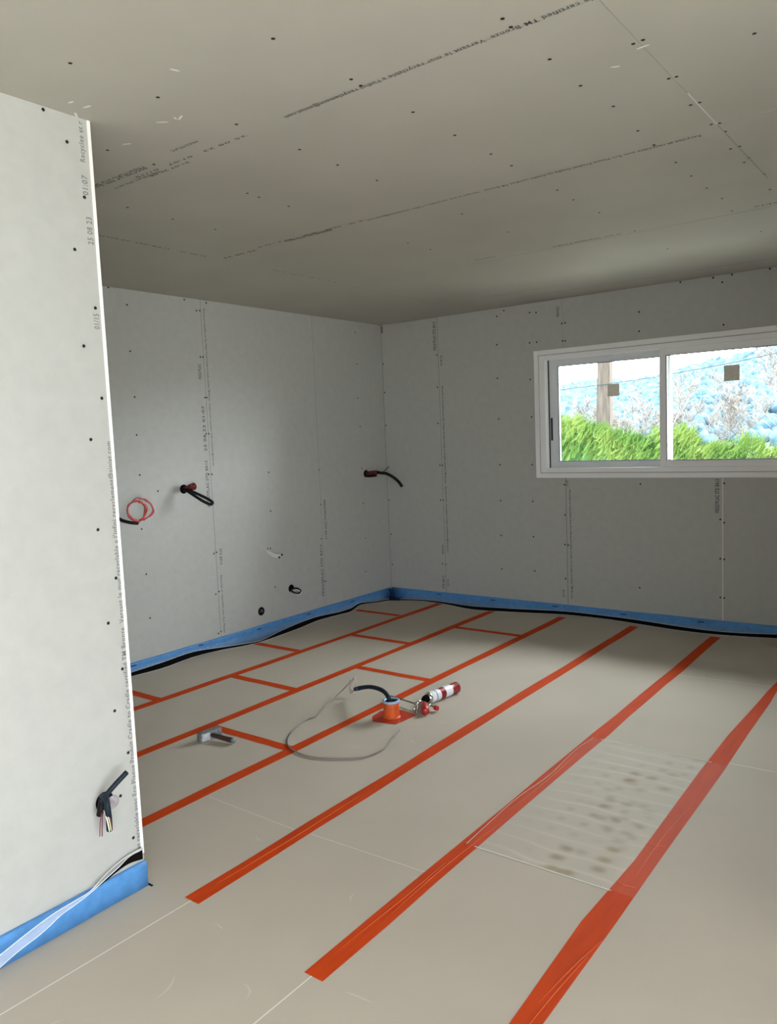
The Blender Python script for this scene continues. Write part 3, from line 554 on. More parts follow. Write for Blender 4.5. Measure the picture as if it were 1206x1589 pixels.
wobj('casing_groove', frame_bm(FX0+0.036, FX1-0.036, FZ0+0.036, FZ1-0.036, 0.012, -0.006, 0.03, 0.0), M['groove'])
wobj('frame', frame_bm(FX0+0.044, FX1-0.044, FZ0+0.044, FZ1-0.044, 0.052, -0.012, 0.12, wz=0.036), M['white'])
sx0, sx1, sz0, sz1 = 1.668, 3.690, 1.204, 2.088
s1 = wobj('sliding_sash', frame_bm(sx0+0.006, 2.66, sz0, sz1, 0.078, 0.058, 0.095, wz=0.056), M['sash'])
s2 = wobj('sliding_sash', frame_bm(2.592, sx1, sz0-0.004, sz1+0.004, 0.050, 0.006, 0.045, wz=0.058), M['white'])
def gasket(sash, x0, x1, z0, z1, y):
    return obj('gasket', frame_tr(x0, x1, z0, z1, 0.005, y-0.004, y+0.004), M['gasket'], sash)
def frame_tr(*a, **k):
    bm = frame_bm(*a, bev=0.0, **k); bmesh.ops.translate(bm, verts=bm.verts, vec=-wl); return bm
gasket(s1, sx0+0.083, 2.584, sz0+0.055, sz1-0.055, 0.06); gasket(s2, 2.641, sx1-0.05, sz0+0.053, sz1-0.053, 0.008)
def gl(sash, x0, x1, z0, z1, y):
    bm = B1(x0, x1, y, y+0.006, z0, z1); bmesh.ops.translate(bm, verts=bm.verts, vec=-wl); return obj('pane', bm, M['glass'], sash)
gl(s1, sx0+0.06, 2.62, sz0+0.04, sz1-0.04, 0.078); gl(s2, 2.62, sx1-0.03, sz0+0.04, sz1-0.04, 0.026)
bm = B1(1.6835, 1.6985, 0.052, 0.059, 1.432, 1.618, bev=0.002); bmesh.ops.translate(bm, verts=bm.verts, vec=-wl)
h = obj('pull_handle', bm, M['gasket'], s1)
def sticker(sash, x0, x1, z0, z1, y):
    bm = B1(x0, x1, y-0.0008, y, z0, z1); bmesh.ops.translate(bm, verts=bm.verts, vec=-wl); obj('glass_sticker', bm, M['sticker'], sash)
sticker(s1, 2.163, 2.258, 1.763, 1.859, 0.0779); sticker(s2, 3.045, 3.150, 1.815, 1.925, 0.0259)
bm = B1(sx0, sx0+0.006, 0.045, 0.06, sz0, sz1); wobj('track_gap', bm, M['gasket'])

def bay(name, axis, pos, a0, a1, z0, z1):
    w = empty(name, (0, 0, 0)); w['kind'] = 'structure'
    n = 2; mid = (a0+a1)/2
    def fr(p, q, d0, d1, ww):
        bm = bmesh.new()
        for (u0, u1, v0, v1) in ((p, p+ww, z0, z1), (q-ww, q, z0, z1), (p+ww, q-ww, z0, z0+ww), (p+ww, q-ww, z1-ww, z1)):
            if axis == 'x': box(bm, d0, d1, u0, u1, v0, v1, 0.003)
            else: box(bm, u0, u1, d0, d1, v0, v1, 0.003)
        return bm
    s = 1 if axis == 'x' else -1
    obj('frame', fr(a0, a1, pos+s*0.05, pos+s*0.16, 0.05), M['white'], w)
    for k, (p, q) in enumerate(((a0+0.05, mid+0.03), (mid-0.03, a1-0.05))):
        sa = obj('sliding_sash', fr(p, q, pos+s*(0.06+0.04*k), pos+s*(0.09+0.04*k), 0.06), M['sash'], w)
bay('window_2', 'x', RX, BAY[0], BAY[1], BAY[2], BAY[3]); bay('window_3', 'y', RY, REAR[0], REAR[1], REAR[2], REAR[3])

# ------------------------------------------------------------------ blue edge strips with film skirts
def strip_profile(bm, path, h, t):
    """path: list of (point, outward normal) ; rounded soft foam strip"""
    prof = [(0.0, -0.05), (t, -0.05), (t, 0.0), (t*1.15, h*0.4), (t, h*0.85), (t*0.6, h), (0.0, h)]
    rows = []
    for p, n in path:
        wob = rnd.uniform(-0.0012, 0.0012)
        rows.append([bm.verts.new(Vector(p)+Vector(n)*(d+0.0008+wob*(d > 0))+Vector((0, 0, z+wob*(z > 0.03)))) for d, z in prof])
    for A, Bq in zip(rows, rows[1:]):
        for k in range(len(prof)-1): bm.faces.new((A[k], A[k+1], Bq[k+1], Bq[k])).smooth = True
    bm.faces.new(rows[0]); bm.faces.new(rows[-1][::-1]); bmesh.ops.recalc_face_normals(bm, faces=bm.faces)
HB = 0.077
bm = bmesh.new(); strip_profile(bm, [((0, y, 0), (1, 0, 0)) for y in [-9.5+k*0.19 for k in range(50)]+[-0.012]], HB, 0.010)
sl = obj('edge_foam_strip', bm, M['blue']); tag(sl, 'blue foam edge strip along the foot of the left wall', 'foam strip', 'blue foam edge strips')
bm = bmesh.new(); strip_profile(bm, [((x, 0, 0), (0, -1, 0)) for x in [0.013+k*0.2 for k in range(26)]+[5.23]], HB, 0.010)
sb = obj('edge_foam_strip', bm, M['blue']); tag(sb, 'blue foam edge strip along the foot of the window wall', 'foam strip', 'blue foam edge strips')
bm = bmesh.new()
strip_profile(bm, [((PX, y, 0.052), (1, 0, 0)) for y in [-9.5+k*0.19 for k in range(27)]+[-4.47, PY+0.001]], HB*0.95-0.035, 0.014)
for v in bm.verts:
    if v.co.z < 0.03: v.co.z = 0.001
sp_ = obj('edge_foam_strip', bm, M['blue']); tag(sp_, 'brightly lit blue foam strip at the foot of the partition wall', 'foam strip', 'blue foam edge strips')
obj('gap_slot', B1(PX-0.03, PX+0.03, PY+0.002, PY+0.010, 0.0002, 0.0012), M['rubber_shade'], sp_)
for y, z in DATA['lslit']:
    obj('slit', B1(0.0095, 0.0125, y-0.022, y+0.022, min(z, 0.066)-0.0035, min(z, 0.066)+0.0035, bev=0.0008), M['hose'], sl)
for x, z in DATA['bslit']:
    obj('slit', B1(x-0.024, x+0.024, -0.0125, -0.0095, min(z, 0.062)-0.0035, min(z, 0.062)+0.0035, bev=0.0008), M['hose'], sb)
def skirt(parent, pts, n, z0):
    """clear film hanging from the strip face to its loose wavy edge"""
    n = Vector(n); bm = bmesh.new(); prev = None; edge = []
    for i, c in enumerate(catmull(pts, 4)):
        dist = max(c.dot(n), 0.022); c = c-n*c.dot(n)+n*dist
        c.z = max(c.z, 0.0)+0.003
        a = c-n*(dist-0.0135); a.z = max(z0+0.004*math.sin(i*1.3), c.z+0.012)
        md = (a*0.45+c*0.55)+n*0.003*math.sin(i*0.9); md.z -= 0.003
        cur = [bm.verts.new(a), bm.verts.new(md), bm.verts.new(c)]; edge.append(c+Vector((0, 0, 0.001)))
        if prev:
            for k in range(2): bm.faces.new((prev[k], cur[k], cur[k+1], prev[k+1])).smooth = True
        prev = cur
    s = obj('film_skirt', bm, M['filmw'], parent)
    bm = bmesh.new(); tube(bm, edge, 0.0013, 6); obj('film_hem', bm, M['whitewire'], s)
skirt(sl, [p[1] for p in DATA['lg']], (1, 0, 0), 0.035)
skirt(sb, [p[1] for p in DATA['bg']], (0, -1, 0), 0.03)
# black sheet standing in for the deep shade between skirt and panels
def gap_shade(parent, pairs, n):
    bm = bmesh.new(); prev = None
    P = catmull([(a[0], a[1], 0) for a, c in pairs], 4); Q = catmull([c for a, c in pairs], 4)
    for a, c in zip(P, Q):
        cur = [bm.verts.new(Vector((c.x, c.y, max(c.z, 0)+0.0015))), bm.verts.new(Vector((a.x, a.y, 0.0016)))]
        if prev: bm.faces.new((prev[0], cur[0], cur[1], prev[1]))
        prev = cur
    obj('shade_or_tape_band', bm, M['rubber_shade'], parent)
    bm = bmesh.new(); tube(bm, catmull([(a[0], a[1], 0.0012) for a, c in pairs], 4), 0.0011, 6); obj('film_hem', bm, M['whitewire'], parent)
gap_shade(sl, DATA['lg'], (1, 0, 0)); gap_shade(sb, DATA['bg'], (0, -1, 0))
# twisted film ribbon and black tape at the partition foot
def ribbon(name, pairs, mt, parent, hem=True):
    L = catmull([a for a, b in pairs], 5); R = catmull([b for a, b in pairs], 5); bm = bmesh.new(); prev = None
    for a, c in zip(L, R):
        cur = (bm.verts.new(a), bm.verts.new(c))
        if prev: bm.faces.new((prev[0], cur[0], cur[1], prev[1])).smooth = True
        prev = cur
    o = obj(name, bm, mt, parent)
    if hem:
        bm = bmesh.new(); tube(bm, L, 0.0012, 6); tube(bm, R, 0.0012, 6); obj('film_hem', bm, M['whitewire'], o)
    return o
ribbon('shade_or_tape_band', DATA['ribbon'], M['rubber_shade'], sp_, False)
rb = ribbon('film_ribbon', DATA['ribbon2'], M['film'], None)
tag(rb, 'twisted clear film ribbon hanging over the partition blue strip', 'plastic film')

# ------------------------------------------------------------------ cable outlets in the walls
IT = DATA['it']
def wrel(o_name, p): return empty(o_name, p)
def rel(root, name, bm, mt, smooth=False, parent=None):
    bmesh.ops.translate(bm, verts=bm.verts, vec=-root.location); return obj(name, bm, mt, parent or root, smooth)
N1 = Vector((1, 0, 0))
def off(p, dx): return (p[0]+dx, p[1], p[2])
# red wire coil
r = empty('wire_coil', IT['c1'][0]); tag(r, 'coiled red wires hanging from a short black conduit beside the partition edge', 'cable')
rel(r, 'conduit', corrugated([(0.0, IT['c1'][0][1], IT['c1'][0][2])]+IT['c1'], 0.0115), M['black'])
def jit(pts, a): return [Vector(p)+Vector((rnd.uniform(-a, a), rnd.uniform(-a, a), rnd.uniform(-a, a))) for p in pts]
for k, mn_ in enumerate(('redwire', 'pinkwire', 'maroonred')):
    rel(r, 'wire', T1(jit(IT['ring1'], 0.006), 0.0040, 6, 5, True), M[mn_])
for k, mn_ in enumerate(('pinkwire', 'redwire', 'pinkwire')):
    rel(r, 'wire', T1(jit(IT['ring2'], 0.006), 0.0042, 6, 5), M[mn_])
e = Vector(IT['c1'][-1]); tp_ = Vector(IT['ring1'][9])
for k in range(3):
    rel(r, 'wire', T1([e, e+Vector((0.005, 0.015, 0.012)), Vector(IT['ring1'][3])+Vector((0.008, 0.035+.004*k, 0.004)), Vector(IT['ring1'][0])+Vector((0.01, -0.012*k+0.004, 0.0)), Vector(IT['ring1'][11])+Vector((0.008, -0.006*k, 0.01)), tp_+Vector((0.005, 0.01, 0.004*k-0.01))], 0.003, 6), M[['redwire', 'redwire', 'maroonred'][k]])

# black cable loop from red conduit
b0, b1 = Vector(IT['b2'][0]), Vector(IT['b2'][1])
r = empty('cable_outlet', b0); tag(r, 'black cable loop out of a dark red conduit, mid height on the left wall', 'cable')
rel(r, 'wall_hole', L1([(-0.002, 0.033), (0.0015, 0.033), (0.0018, 0.024)], b0, b0+N1, seg=20), M['rubber_shade'])
rel(r, 'conduit', L1([(0.0, 0.0165), (0.05, 0.021), (0.10, 0.027), (0.101, 0.021), (0.06, 0.014)], b0+Vector((0, 0.006, 0)), b1+Vector((0, 0.004, 0)), seg=16), M['reddark'], True)
rel(r, 'cable', T1([b0+Vector((0.0, -0.01, 0.0))]+IT['l2'], 0.0105, 8, 8), M['black'])
# far corner outlet
b0, b1 = Vector(IT['b3'][0]), Vector(IT['b3'][1])
r = empty('cable_outlet', b0); tag(r, 'red banded conduit with a drooping black cable, near the room corner', 'cable')
rel(r, 'wall_hole', L1([(-0.002, 0.034), (0.0015, 0.034), (0.0018, 0.02)], b0, b0+N1, seg=20), M['rubber_shade'])
rel(r, 'conduit', L1([(0.0, 0.020), (0.125, 0.020), (0.126, 0.016), (0.08, 0.015)], b0, b1, seg=16), M['reddark'], True)
rel(r, 'conduit', corrugated([b0+Vector((0, 0, -0.018)), b0+Vector((0.05, 0, -0.02)), b0+Vector((0.12, 0.0, -0.014))], 0.015), M['black'])
rel(r, 'cable', T1(IT['l3'], 0.0135, 10), M['black']); rel(r, 'cable', T1([b1, b1+Vector((0.03, 0.02, -0.01)), b1+Vector((0.06, 0.03, 0.015)), b1+Vector((0.10, 0.05, 0.05))], 0.003, 6), M['black'])
# white cable pair
r = empty('cable_pair', IT['w4a'][0]); tag(r, 'thin pair of white cables poking from the left wall, dark tips', 'cable')
for k in ('w4a', 'w4b'):
    c_ = rel(r, 'cable', T1(IT[k], 0.0055, 8), M['whitewire'])
    p = Vector(IT[k][-1]); d = (p-Vector(IT[k][-2])).normalized()
    rel(r, 'cable_tip', L1([(-0.004, 0.0065), (0.008, 0.0065), (0.010, 0.004)], p, p+d, seg=10), M['black'], parent=c_)
for dy, dz in ((0.02, 0.012), (0.05, 0.010)):
    rel(r, 'fixing_hole', L1([(-0.001, 0.006), (0.001, 0.006)], Vector(IT['w4a'][0])+Vector((0, dy, dz)), Vector(IT['w4a'][0])+Vector((1, dy, dz)), seg=10), M['screw'])
# low outlet with wires
h5 = Vector(IT['h5']); r = empty('cable_outlet', h5); tag(r, 'low round wall hole with a small loop of dark wires', 'cable')
rel(r, 'wall_hole', L1([(-0.002, 0.032), (0.0015, 0.032), (0.0018, 0.02)], h5, h5+N1, seg=20), M['rubber_shade'])
rel(r, 'wire', T1(IT['l5'], 0.006, 8, 6), M['black']); rel(r, 'wire', T1([Vector(p)+Vector((0.005, 0.0, -0.012)) for p in IT['l5'][:4]]+[Vector(IT['l5'][4])-Vector((0, 0, 0.014)), Vector(IT['l5'][6])-Vector((0, 0, 0.012))], 0.0028, 6), M['whitewire'])
rel(r, 'wire', T1([Vector(p)+Vector((0.004, 0.0, -0.002)) for p in IT['l5'][:4]], 0.004, 6), M['maroon'])
# empty box hole
h6 = Vector(IT['h6']); r = empty('wall_box', h6); tag(r, 'empty round black socket hole just above the blue strip', 'socket hole')
rel(r, 'rim', L1([(-0.002, 0.034), (0.002, 0.034), (0.003, 0.030), (0.0015, 0.027)], h6, h6+N1, seg=24), M['black'], True)
rel(r, 'cavity', L1([(0.0, 0.024), (0.0026, 0.024)], h6, h6+N1, seg=24), M['rubber_shade'])
for k in range(4):
    a = k*1.7; rel(r, 'wire', T1([h6+Vector((0.003, 0.018*math.cos(a), 0.018*math.sin(a))), h6+Vector((0.008, 0.004, 0.003)), h6+Vector((0.003, -0.016*math.cos(a+.5), -0.016*math.sin(a+.5)))], 0.002, 6), M['steel'])
# partition outlet
hp = Vector(IT['hp']); r = empty('cable_outlet', hp); tag(r, 'bent black conduits and cut wires from a hole low on the partition wall', 'cable')
rel(r, 'wall_hole', L1([(-0.002, 0.033), (0.0012, 0.033), (0.0014, 0.02)], hp+Vector((0, -0.004, 0)), hp+Vector((1, -0.004, 0)), seg=24), M['rubber_shade'])
rel(r, 'foam_rim', L1([(-0.002, 0.023), (0.002, 0.023), (0.0035, 0.018)], Vector(IT['hw'])+Vector((0, 0.002, -0.002)), Vector(IT['hw'])+Vector((1, 0.002, -0.002)), seg=20), M['foam'], True)
rel(r, 'conduit', T1([hp+Vector((-.005, -0.004, 0.0))]+IT['cp1'], 0.0085, 12), M['hose'])
p = Vector(IT['cp1'][-1]); d = (p-Vector(IT['cp1'][-2])).normalized()
rel(r, 'conduit_mouth', L1([(0, 0.0062), (0.0012, 0.0062)], p, p+d, seg=12), M['rubber_shade'])
rel(r, 'conduit', T1([hp+Vector((-.005, -0.01, 0.012))]+IT['cp2'], 0.010, 12), M['hose'])
rel(r, 'conduit', T1([hp+Vector((0.0, -0.012, 0.01)), hp+Vector((0.03, -0.03, 0.028)), hp+Vector((0.045, -0.045, 0.01)), hp+Vector((0.04, -0.05, -0.018))], 0.0105, 12), M['black'])
for k, w in enumerate(IT['wp']): rel(r, 'wire', T1(w, [0.0016, 0.0016, 0.0022][k], 6), [M['maroon'], M['maroon'], M['whitewire']][k])
rel(r, 'wire', T1([Vector(q_)+Vector((0.004, 0.004, 0.002)) for q_ in IT['wp'][2]], 0.0018, 6), M['yg'])
rel(r, 'wire', T1([Vector(q_)+Vector((0.002, 0.009, 0.004)) for q_ in IT['wp'][2]], 0.0018, 6), M['maroon'])

# ------------------------------------------------------------------ things on the floor
tb = Vector(DATA['tube']); r = empty('pipe_sleeve', tb); tag(r, 'orange taped pipe sleeve rising from the floor with a dark bent conduit', 'pipe')
prof = [(0.001, 0.052), (0.003, 0.049), (0.008, 0.0445)]+[(0.012+0.0065*k, 0.043+0.0008*(k % 2)) for k in range(11)]+[(0.088, 0.043)]
rel(r, 'sleeve', L1(prof, tb, tb+Vector((0, 0, 1)), seg=28), M['otube'], True)
rel(r, 'collar', L1([(0.082, 0.0455), (0.084, 0.0475), (0.094, 0.0475), (0.0955, 0.044), (0.0935, 0.034), (0.086, 0.033)], tb, tb+Vector((0, 0, 1)), seg=28), M['collar'], True)
rel(r, 'sleeve_mouth', L1([(0.086, 0.034), (0.0885, 0.034)], tb, tb+Vector((0, 0, 1)), seg=24), M['rubber_shade'])
hs = DATA['hose']; hb_ = rel(r, 'conduit', corrugated([tb+Vector((0.012, 0, 0.06))]+hs, 0.0125, 14), M['hose'])
p5, p6 = Vector(hs[-2]), Vector(hs[-1]); md = p5.lerp(p6, 0.35); rel(r, 'blue_band', L1([(0, 0.0135), (0.022, 0.0135)], md, p6, seg=12), mat('blue_band', (0.03, 0.05, 0.22), 0.4), parent=hb_)
tp = DATA['patch']; bm = bmesh.new()
vs = [bm.verts.new((x, y, 0.0019)) for x, y, z in tp]; bm.faces.new(vs)
rr_ = bmesh.ops.extrude_face_region(bm, geom=list(bm.faces))
for v in [g for g in rr_['geom'] if isinstance(g, bmesh.types.BMVert)]: v.co.z = 0.0013
bmesh.ops.recalc_face_normals(bm, faces=bm.faces)
rel(r, 'tape_flange', bm, M['tapepatch'])
w = DATA['wire']; r = empty('wire_bundle', w[12]); tag(r, 'thin loop of brown and grey wires lying across the floor', 'cable')
lp = T1(w[6:], 0.0026, 6, 5); rel(r, 'wire', lp, M['brownwire'])
rel(r, 'wire', T1([Vector(q_)+Vector((0.004, -0.003, 0.0035)) for q_ in w[6:]], 0.0022, 6, 5), M['greywire'])
rel(r, 'wire', T1(w[:7], 0.0026, 6, 5), M['brownwire'])
rel(r, 'wire', T1([Vector(w[0])+Vector((0, 0, -.002)), Vector(w[1])+Vector((-.01, 0, -.012)), Vector(w[2])+Vector((-0.012, 0, -.005)), Vector(w[3])+Vector((-.02, 0, 0)), Vector(w[5])+Vector((-.004, 0, .003)), Vector(w[6])+Vector((.004, 0, .003))], 0.0022, 6, 5), M['greywire'])
rel(r, 'wire', T1([Vector(w[0]), Vector(w[0])+Vector((0.0, -0.012, -0.03)), Vector(w[2])+Vector((0.004, -0.004, 0.0)), Vector(w[4])+Vector((0.012, 0, 0.004)), Vector(w[4])+Vector((0.016, 0.004, -0.03))], 0.0024, 6, 5), mat('pink_wire', (0.62, 0.45, 0.45), 0.4))

# foam can with dispensing gun
c0 = Vector(DATA['can0']); c1 = Vector(DATA['can1']); ax = (c1-c0).normalized()
# keep the can level on the floor
c0.z = c1.z = 0.0335; ax = (c1-c0).normalized(); L = (c1-c0).length
r = empty('foam_gun', (c0.x, c0.y, 0)); tag(r, 'red and white expanding foam can with a metal gun, lying on the floor', 'foam gun')
R0 = 0.0325; Lb = L*0.86
seg_p = [(0.0, R0*0.86), (0.002, R0), (Lb*0.27, R0), (Lb*0.275, R0*1.01), (Lb*0.52, R0*1.01), (Lb*0.56, R0*1.01), (Lb*0.69, R0*1.01), (Lb*0.73, R0*1.01), (Lb*0.82, R0*1.01), (Lb*0.86, R0*1.01), (Lb*0.99, R0*1.01), (Lb, R0*0.98)]
mis = [0, 0, 0, 1, 0, 0, 1, 1, 2, 1, 1]
rel(r, 'can', L1(seg_p, c0, c1, seg=32, mis=mis), [M['red'], M['label'], M['labelink']])
rel(r, 'can_dome', L1([(Lb-0.001, R0*0.98), (Lb+0.008, R0*0.93), (Lb+0.016, R0*0.74), (Lb+0.021, R0*0.55)], c0, c1, seg=28), M['chrome'], True)
rel(r, 'valve_collar', L1([(Lb+0.014, R0*0.62), (Lb+0.018, R0*0.72), (Lb+0.040, R0*0.62), (Lb+0.052, R0*0.40), (Lb+0.054, 0.004)], c0, c1, seg=12), M['rubber_shade'], True)
g = [Vector(p) for p in DATA['gun']]
rel(r, 'barrel', L1([(0, 0.0055), (0.02, 0.0045), ((g[2]-g[1]).length, 0.0032)], g[1], g[2], seg=10), M['steel'], True)
rel(r, 'barrel_nut', L1([(-0.018, 0.006), (-0.016, 0.010), (0.006, 0.010), (0.010, 0.006)], g[1], g[2], seg=6), M['chrome'])
rel(r, 'valve_body', T1([g[1], (g[1]+g[0])/2+Vector((0.004, -0.004, 0.006)), g[0], g[6]], 0.0085, 10), M['chrome'])
rel(r, 'adjuster_rod', T1([g[6], g[5]], 0.0055, 8), M['chrome'])
kd = (g[5]-g[6]).normalized()
rel(r, 'adjuster_knob', L1([(-0.006, 0.008), (-0.003, 0.0135), (0.016, 0.0135), (0.019, 0.010)], g[5], g[5]+kd, seg=14), M['redp'], True)
hd = (g[4]-g[0]); bm = bmesh.new()
prof = [(0.006, 0.012), (0.014, 0.020), (0.05, 0.025), (0.105, 0.024), (0.122, 0.021), (0.128, 0.012)]
hh0 = Vector((g[0].x+0.012, g[0].y+0.002, 0.024)); hh1 = Vector((g[3].x+0.012, g[3].y-0.01, 0.023))
lathe(bm, prof, hh0, hh1, 16); rel(r, 'handle', bm, M['redp'], True)
rel(r, 'trigger', T1([g[1]+Vector((0.012, 0, 0)), g[7]+Vector((0.006, -0.01, 0)), g[7]+Vector((0.02, -0.03, -0.004)), g[7]+Vector((0.03, -0.055, -0.006))], 0.0045, 8), M['steel'])
rel(r, 'trigger_tip', L1([(0, 0.006), (0.008, 0.006)], g[7]+Vector((0.0, -0.022, 0)), g[7]+Vector((-0.01, -0.03, 0)), seg=10), M['chrome'])

# club hammer
H = [Vector(p) for p in DATA['ham']]; hd = H[1]-H[0]; hd.z = 0; hl = hd.length; hd.normalize()
hc = (H[0]+H[1])/2; hc.z = 0.024
r = empty('club_hammer', (hc.x, hc.y, 0)); tag(r, 'short club hammer with a grey steel head and dark handle on the floor', 'hammer')
side = Vector((hd.y, -hd.x, 0)); side = side if side.x > 0 else -side
M4 = Matrix.Translation(hc) @ Matrix(((hd.x, side.x, 0, 0), (hd.y, side.y, 0, 0), (0, 0, 1, 0), (0, 0, 0, 1)))
bm = bmesh.new(); box(bm, -hl/2, hl/2, -0.021, 0.021, -0.023, 0.023, bev=0.005, M4=M4); rel(r, 'head', bm, M['hhead'])
bm = bmesh.new(); box(bm, -hl/2+0.006, -hl/2+0.052, 0.0205, 0.0222, -0.019, 0.019, bev=0.0006, M4=M4); rel(r, 'bare_cheek', bm, M['hface'])
hA = hc+side*0.012; hB = Vector(H[3]); hB.z = 0.016
rel(r, 'handle', L1([(0, 0.0105), (0.02, 0.0115), ((hB-hA).length*0.85, 0.0135), ((hB-hA).length*0.93, 0.0135), ((hB-hA).length*0.931, 0.0138), ((hB-hA).length, 0.0128)], hA, hB, seg=14, mis=[0, 0, 0, 1, 1]), [M['hgrip'], M['hhead']], True)

# ------------------------------------------------------------------ outside
g_ = struct('ground', B1(-250, 250, 0.37, 320, -0.5, -0.3), M['grass'])
g_['label'] = 'grassy ground outside'
g2_ = struct('terrace', B1(RX+TH+0.01, 40, -40, 0.36, -0.5, -0.12), M['terrace']); g3_ = struct('terrace', B1(-40, RX+TH, -40, RY-TH-0.01, -0.5, -0.12), M['terrace'])
# hill
HP = DATA['hill']
def htop(x):
    pts = [(-260, 4), (-120, 7.5)]+[(p[0], p[2]) for p in HP]+[(0, 21), (60, 30), (200, 40)]
    for (xa, za), (xb, zb) in zip(pts, pts[1:]):
        if xa <= x <= xb: return za+(zb-za)*(x-xa)/(xb-xa)
    return pts[-1][1] if x > 0 else pts[0][1]
def hz(x, y):
    t = max(0, min(1, (y-50)/100)); return -1.0+(htop(x)-1.2+1.0)*(t**1.15)+0.8*mn.noise(Vector((x*.03, y*.03, 0)))*t
bm = bmesh.new(); rows = []
for j in range(26):
    y = 50+j*4.4; rows.append([bm.verts.new((x, y, hz(x, y) if j < 25 else -1)) for x in range(-140, 60, 5)])
for A, Bq in zip(rows, rows[1:]):
    for k in range(len(A)-1): bm.faces.new((A[k], A[k+1], Bq[k+1], Bq[k])).smooth = True
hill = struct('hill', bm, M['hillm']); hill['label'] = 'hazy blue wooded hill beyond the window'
bm = bmesh.new(); rf = random.Random(3)
ico = bmesh.new(); bmesh.ops.create_icosphere(ico, subdivisions=2, radius=1); iv = [v.co.copy() for v in ico.verts]; ifc = [[v.index for v in f.verts] for f in ico.faces]; ico.free()
def blob(bm, c, rx, rz, seed):
    vs = []
    for v in iv:
        k = 1+0.6*mn.noise(v*2.6+Vector((seed, 0, 0))); vs.append(bm.verts.new((c[0]+v.x*rx*k, c[1]+v.y*rx*k, c[2]+v.z*rz*k)))
    for f in ifc: bm.faces.new([vs[i] for i in f]).smooth = True
for k in range(9000):
    y = 55+90*rf.random()**0.75; x = rf.uniform(-0.62*y-14, 0.08*y-4)
    s = rf.uniform(0.35, 1.0)*(0.25+y/125); blob(bm, (x, y, hz(x, y)+s*0.5), s, s*1.15, k*3.1)
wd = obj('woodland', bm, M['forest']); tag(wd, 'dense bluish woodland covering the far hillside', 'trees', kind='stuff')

# thuja hedge
HT = DATA['hedge_top']
def hedge_h(x):
    pts = [(-4, 1.75), (-1.5, 1.70)]+[(p[0], p[2]) for p in HT]+[(4, 1.2), (8, 1.2)]
    for (xa, za), (xb, zb) in zip(pts, pts[1:]):
        if xa <= x <= xb: return za+(zb-za)*(x-xa)/(xb-xa)
    return 1.2
bm = bmesh.new(); rh = random.Random(11)
n = 60
for i in range(n):
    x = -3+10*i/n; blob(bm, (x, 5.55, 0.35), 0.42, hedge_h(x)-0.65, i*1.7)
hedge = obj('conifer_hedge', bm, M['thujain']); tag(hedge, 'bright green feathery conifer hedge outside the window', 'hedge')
bm = bmesh.new()
def frond(base, d, L, wdt):
    d = d.normalized(); s = d.cross(Vector((rh.uniform(-.4, .4), -1, rh.uniform(-.3, .3)))).normalized(); n_ = 5
    nn = s.cross(d).normalized()*0.004
    for k in range(n_+1):
        t = k/n_; p = base+d*L*t
        if k == n_:
            vs = [bm.verts.new(v) for v in (p-s*wdt*0.12, p+d*L*0.22, p+s*wdt*0.12)]; bm.faces.new(vs); break
        for sg in (-1, 1):
            tip = p+(d*0.85+s*sg*0.8).normalized()*wdt*(1.05-t*0.75)
            q0 = p-d*0.010; q1 = p+d*0.014
            bm.faces.new([bm.verts.new(v) for v in (q0, tip, q1+nn)])
    vs = [bm.verts.new(v) for v in (base-s*0.004, base+s*0.004, base+d*L)]; bm.faces.new(vs)
spikes = [(rh.uniform(-1.9, 4.2), rh.uniform(0.05, 0.2)) for _ in range(34)]
def spk(x): return max([0]+[h_*(1-abs(x-xs)/0.10) for xs, h_ in spikes])
for k in range(8500):
    x = rh.uniform(-1.9, 4.2); hh = hedge_h(x)+spk(x)-0.03
    z = hh-abs(rh.gauss(0, 0.33))-0.07 if rh.random() < 0.8 else rh.uniform(0.3, hh-0.1)
    y = 5.2+rh.uniform(-0.15, 0.35)+(hh-z)*-0.1
    d = Vector((rh.uniform(0.05, 1.1), rh.uniform(-0.6, 0.1), rh.uniform(0.35, 1.1)))
    frond(Vector((x, y, z-0.05)), d, rh.uniform(0.09, 0.17), rh.uniform(0.02, 0.04))
fo = obj('foliage', bm, M['thuja'], hedge)

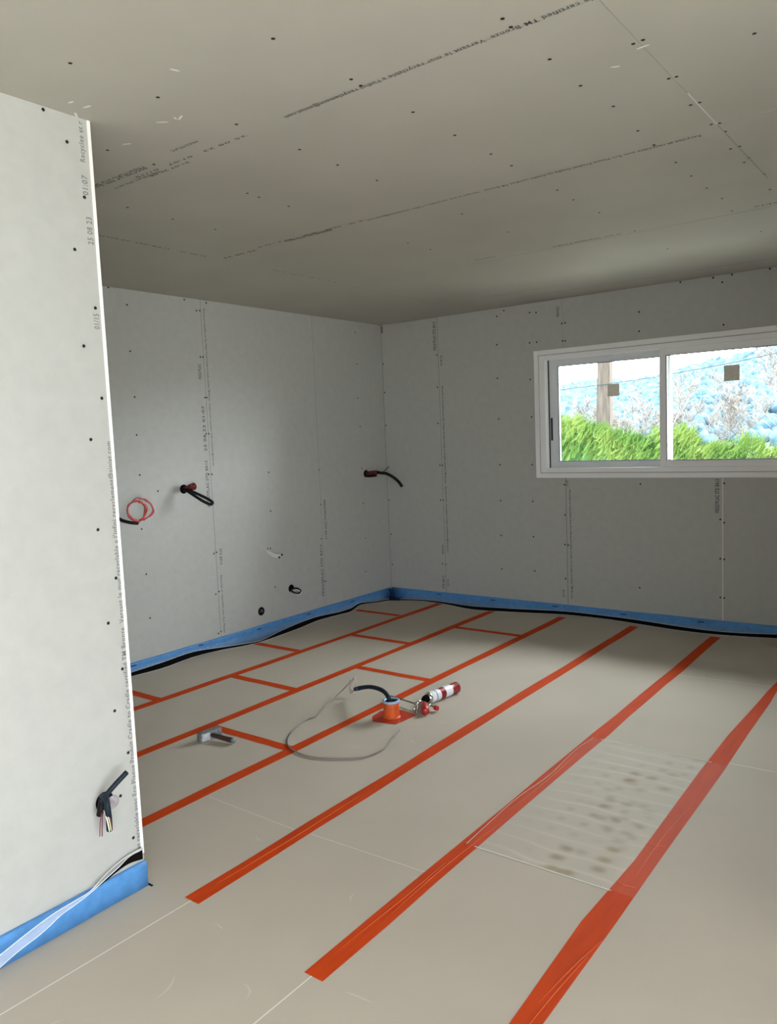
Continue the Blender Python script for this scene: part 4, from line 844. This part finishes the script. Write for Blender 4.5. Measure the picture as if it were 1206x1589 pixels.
# bare pale trees behind the hedge
def bare_tree(x, y, h, seed, label):
    rt_ = random.Random(seed); bm = bmesh.new()
    def br(p, d, L, r_, lev):
        n_ = 3; pts = [p]; dd = d.copy()
        for k in range(n_):
            dd = (dd+Vector((rt_.uniform(-.25, .25), rt_.uniform(-.25, .25), rt_.uniform(-.1, .22)))).normalized(); pts.append(pts[-1]+dd*L/n_)
        rs = [r_*(1-0.45*k/n_) for k in range(n_+1)]
        tube(bm, pts, [max(v, 0.011) for v in rs], 3 if lev > 1 else 6, cap=False)
        if lev < 6:
            for k in range(3 if lev > 0 else 5):
                q_ = pts[1+min(n_-1, k % n_)]; a = rt_.uniform(0, 6.28); e_ = Vector((math.cos(a), math.sin(a), rt_.uniform(0.0, 0.9))).normalized()
                br(q_, (dd*0.55+e_).normalized(), L*rt_.uniform(0.55, 0.75), rs[-1]*0.62, lev+1)
    br(Vector((x, y, -0.4)), Vector((0, 0, 1)), h*0.42, h*0.018, 0)
    o = obj('bare_tree', bm, M['bark']); tag(o, label, 'tree', 'bare pale trees behind the hedge'); return o
for k, (x, y, h, lb) in enumerate([(-10.6, 29, 3.5, 'low bare pale tree, leftmost above the hedge, left of the wooden pole'), (-7.1, 24.5, 3.5, 'low bare pale tree just right of the wooden pole'),
        (-4.2, 20, 3.9, 'bare pale tree seen around the middle window bar'), (-3.1, 26.5, 4.3, 'bare pale tree in the left half of the right pane'),
        (-0.1, 19.5, 5.2, 'tall bare pale tree below the right hand glass sticker'), (1.2, 25.5, 4.7, 'tall bare pale tree at the right edge of the window view')]):
    bare_tree(x, y, h, 20+k, lb)

# utility pole with cable
pz = DATA['pole']; bm = bmesh.new(); xc = (pz[0]+pz[1])/2
def hw_(z): return 0.145-0.0125*(z-0.87)
lo, hi = -0.4, 7.0
vb = [bm.verts.new((xc-0.035+sx*hw_(zz)*1.0+0.018*(zz-0.87), 9+sy*0.10, zz)) for zz in (lo, hi) for sx, sy in ((-1, -1), (1, -1), (1, 1), (-1, 1))]
for f in ((0, 1, 5, 4), (1, 2, 6, 5), (2, 3, 7, 6), (3, 0, 4, 7), (4, 5, 6, 7), (3, 2, 1, 0)): bm.faces.new([vb[i] for i in f])
bmesh.ops.bevel(bm, geom=list(bm.edges), offset=0.012, segments=2, affect='EDGES')
po = obj('utility_pole', bm, M['wood']); tag(po, 'weathered brown wooden utility pole behind the left window pane', 'pole')
wo = DATA['wireo']; bm = bmesh.new(); w0 = Vector(wo[0]); w1 = Vector(wo[1]); w5 = Vector(wo[-1])
pts = [w0+(w0-w1)*12, w0+(w0-w1)*4, w0]+[Vector(p) for p in wo[1:]]+[w5+(w5-Vector(wo[-2]))*4, w5+(w5-Vector(wo[-2]))*9]
pts = [p+Vector((0, -0.13, 0)) for p in pts]
tube(bm, catmull(pts, 5), 0.008, 6); cw = obj('overhead_cable', bm, M['cable']); tag(cw, 'thin dark overhead cable crossing behind both window panes', 'cable')
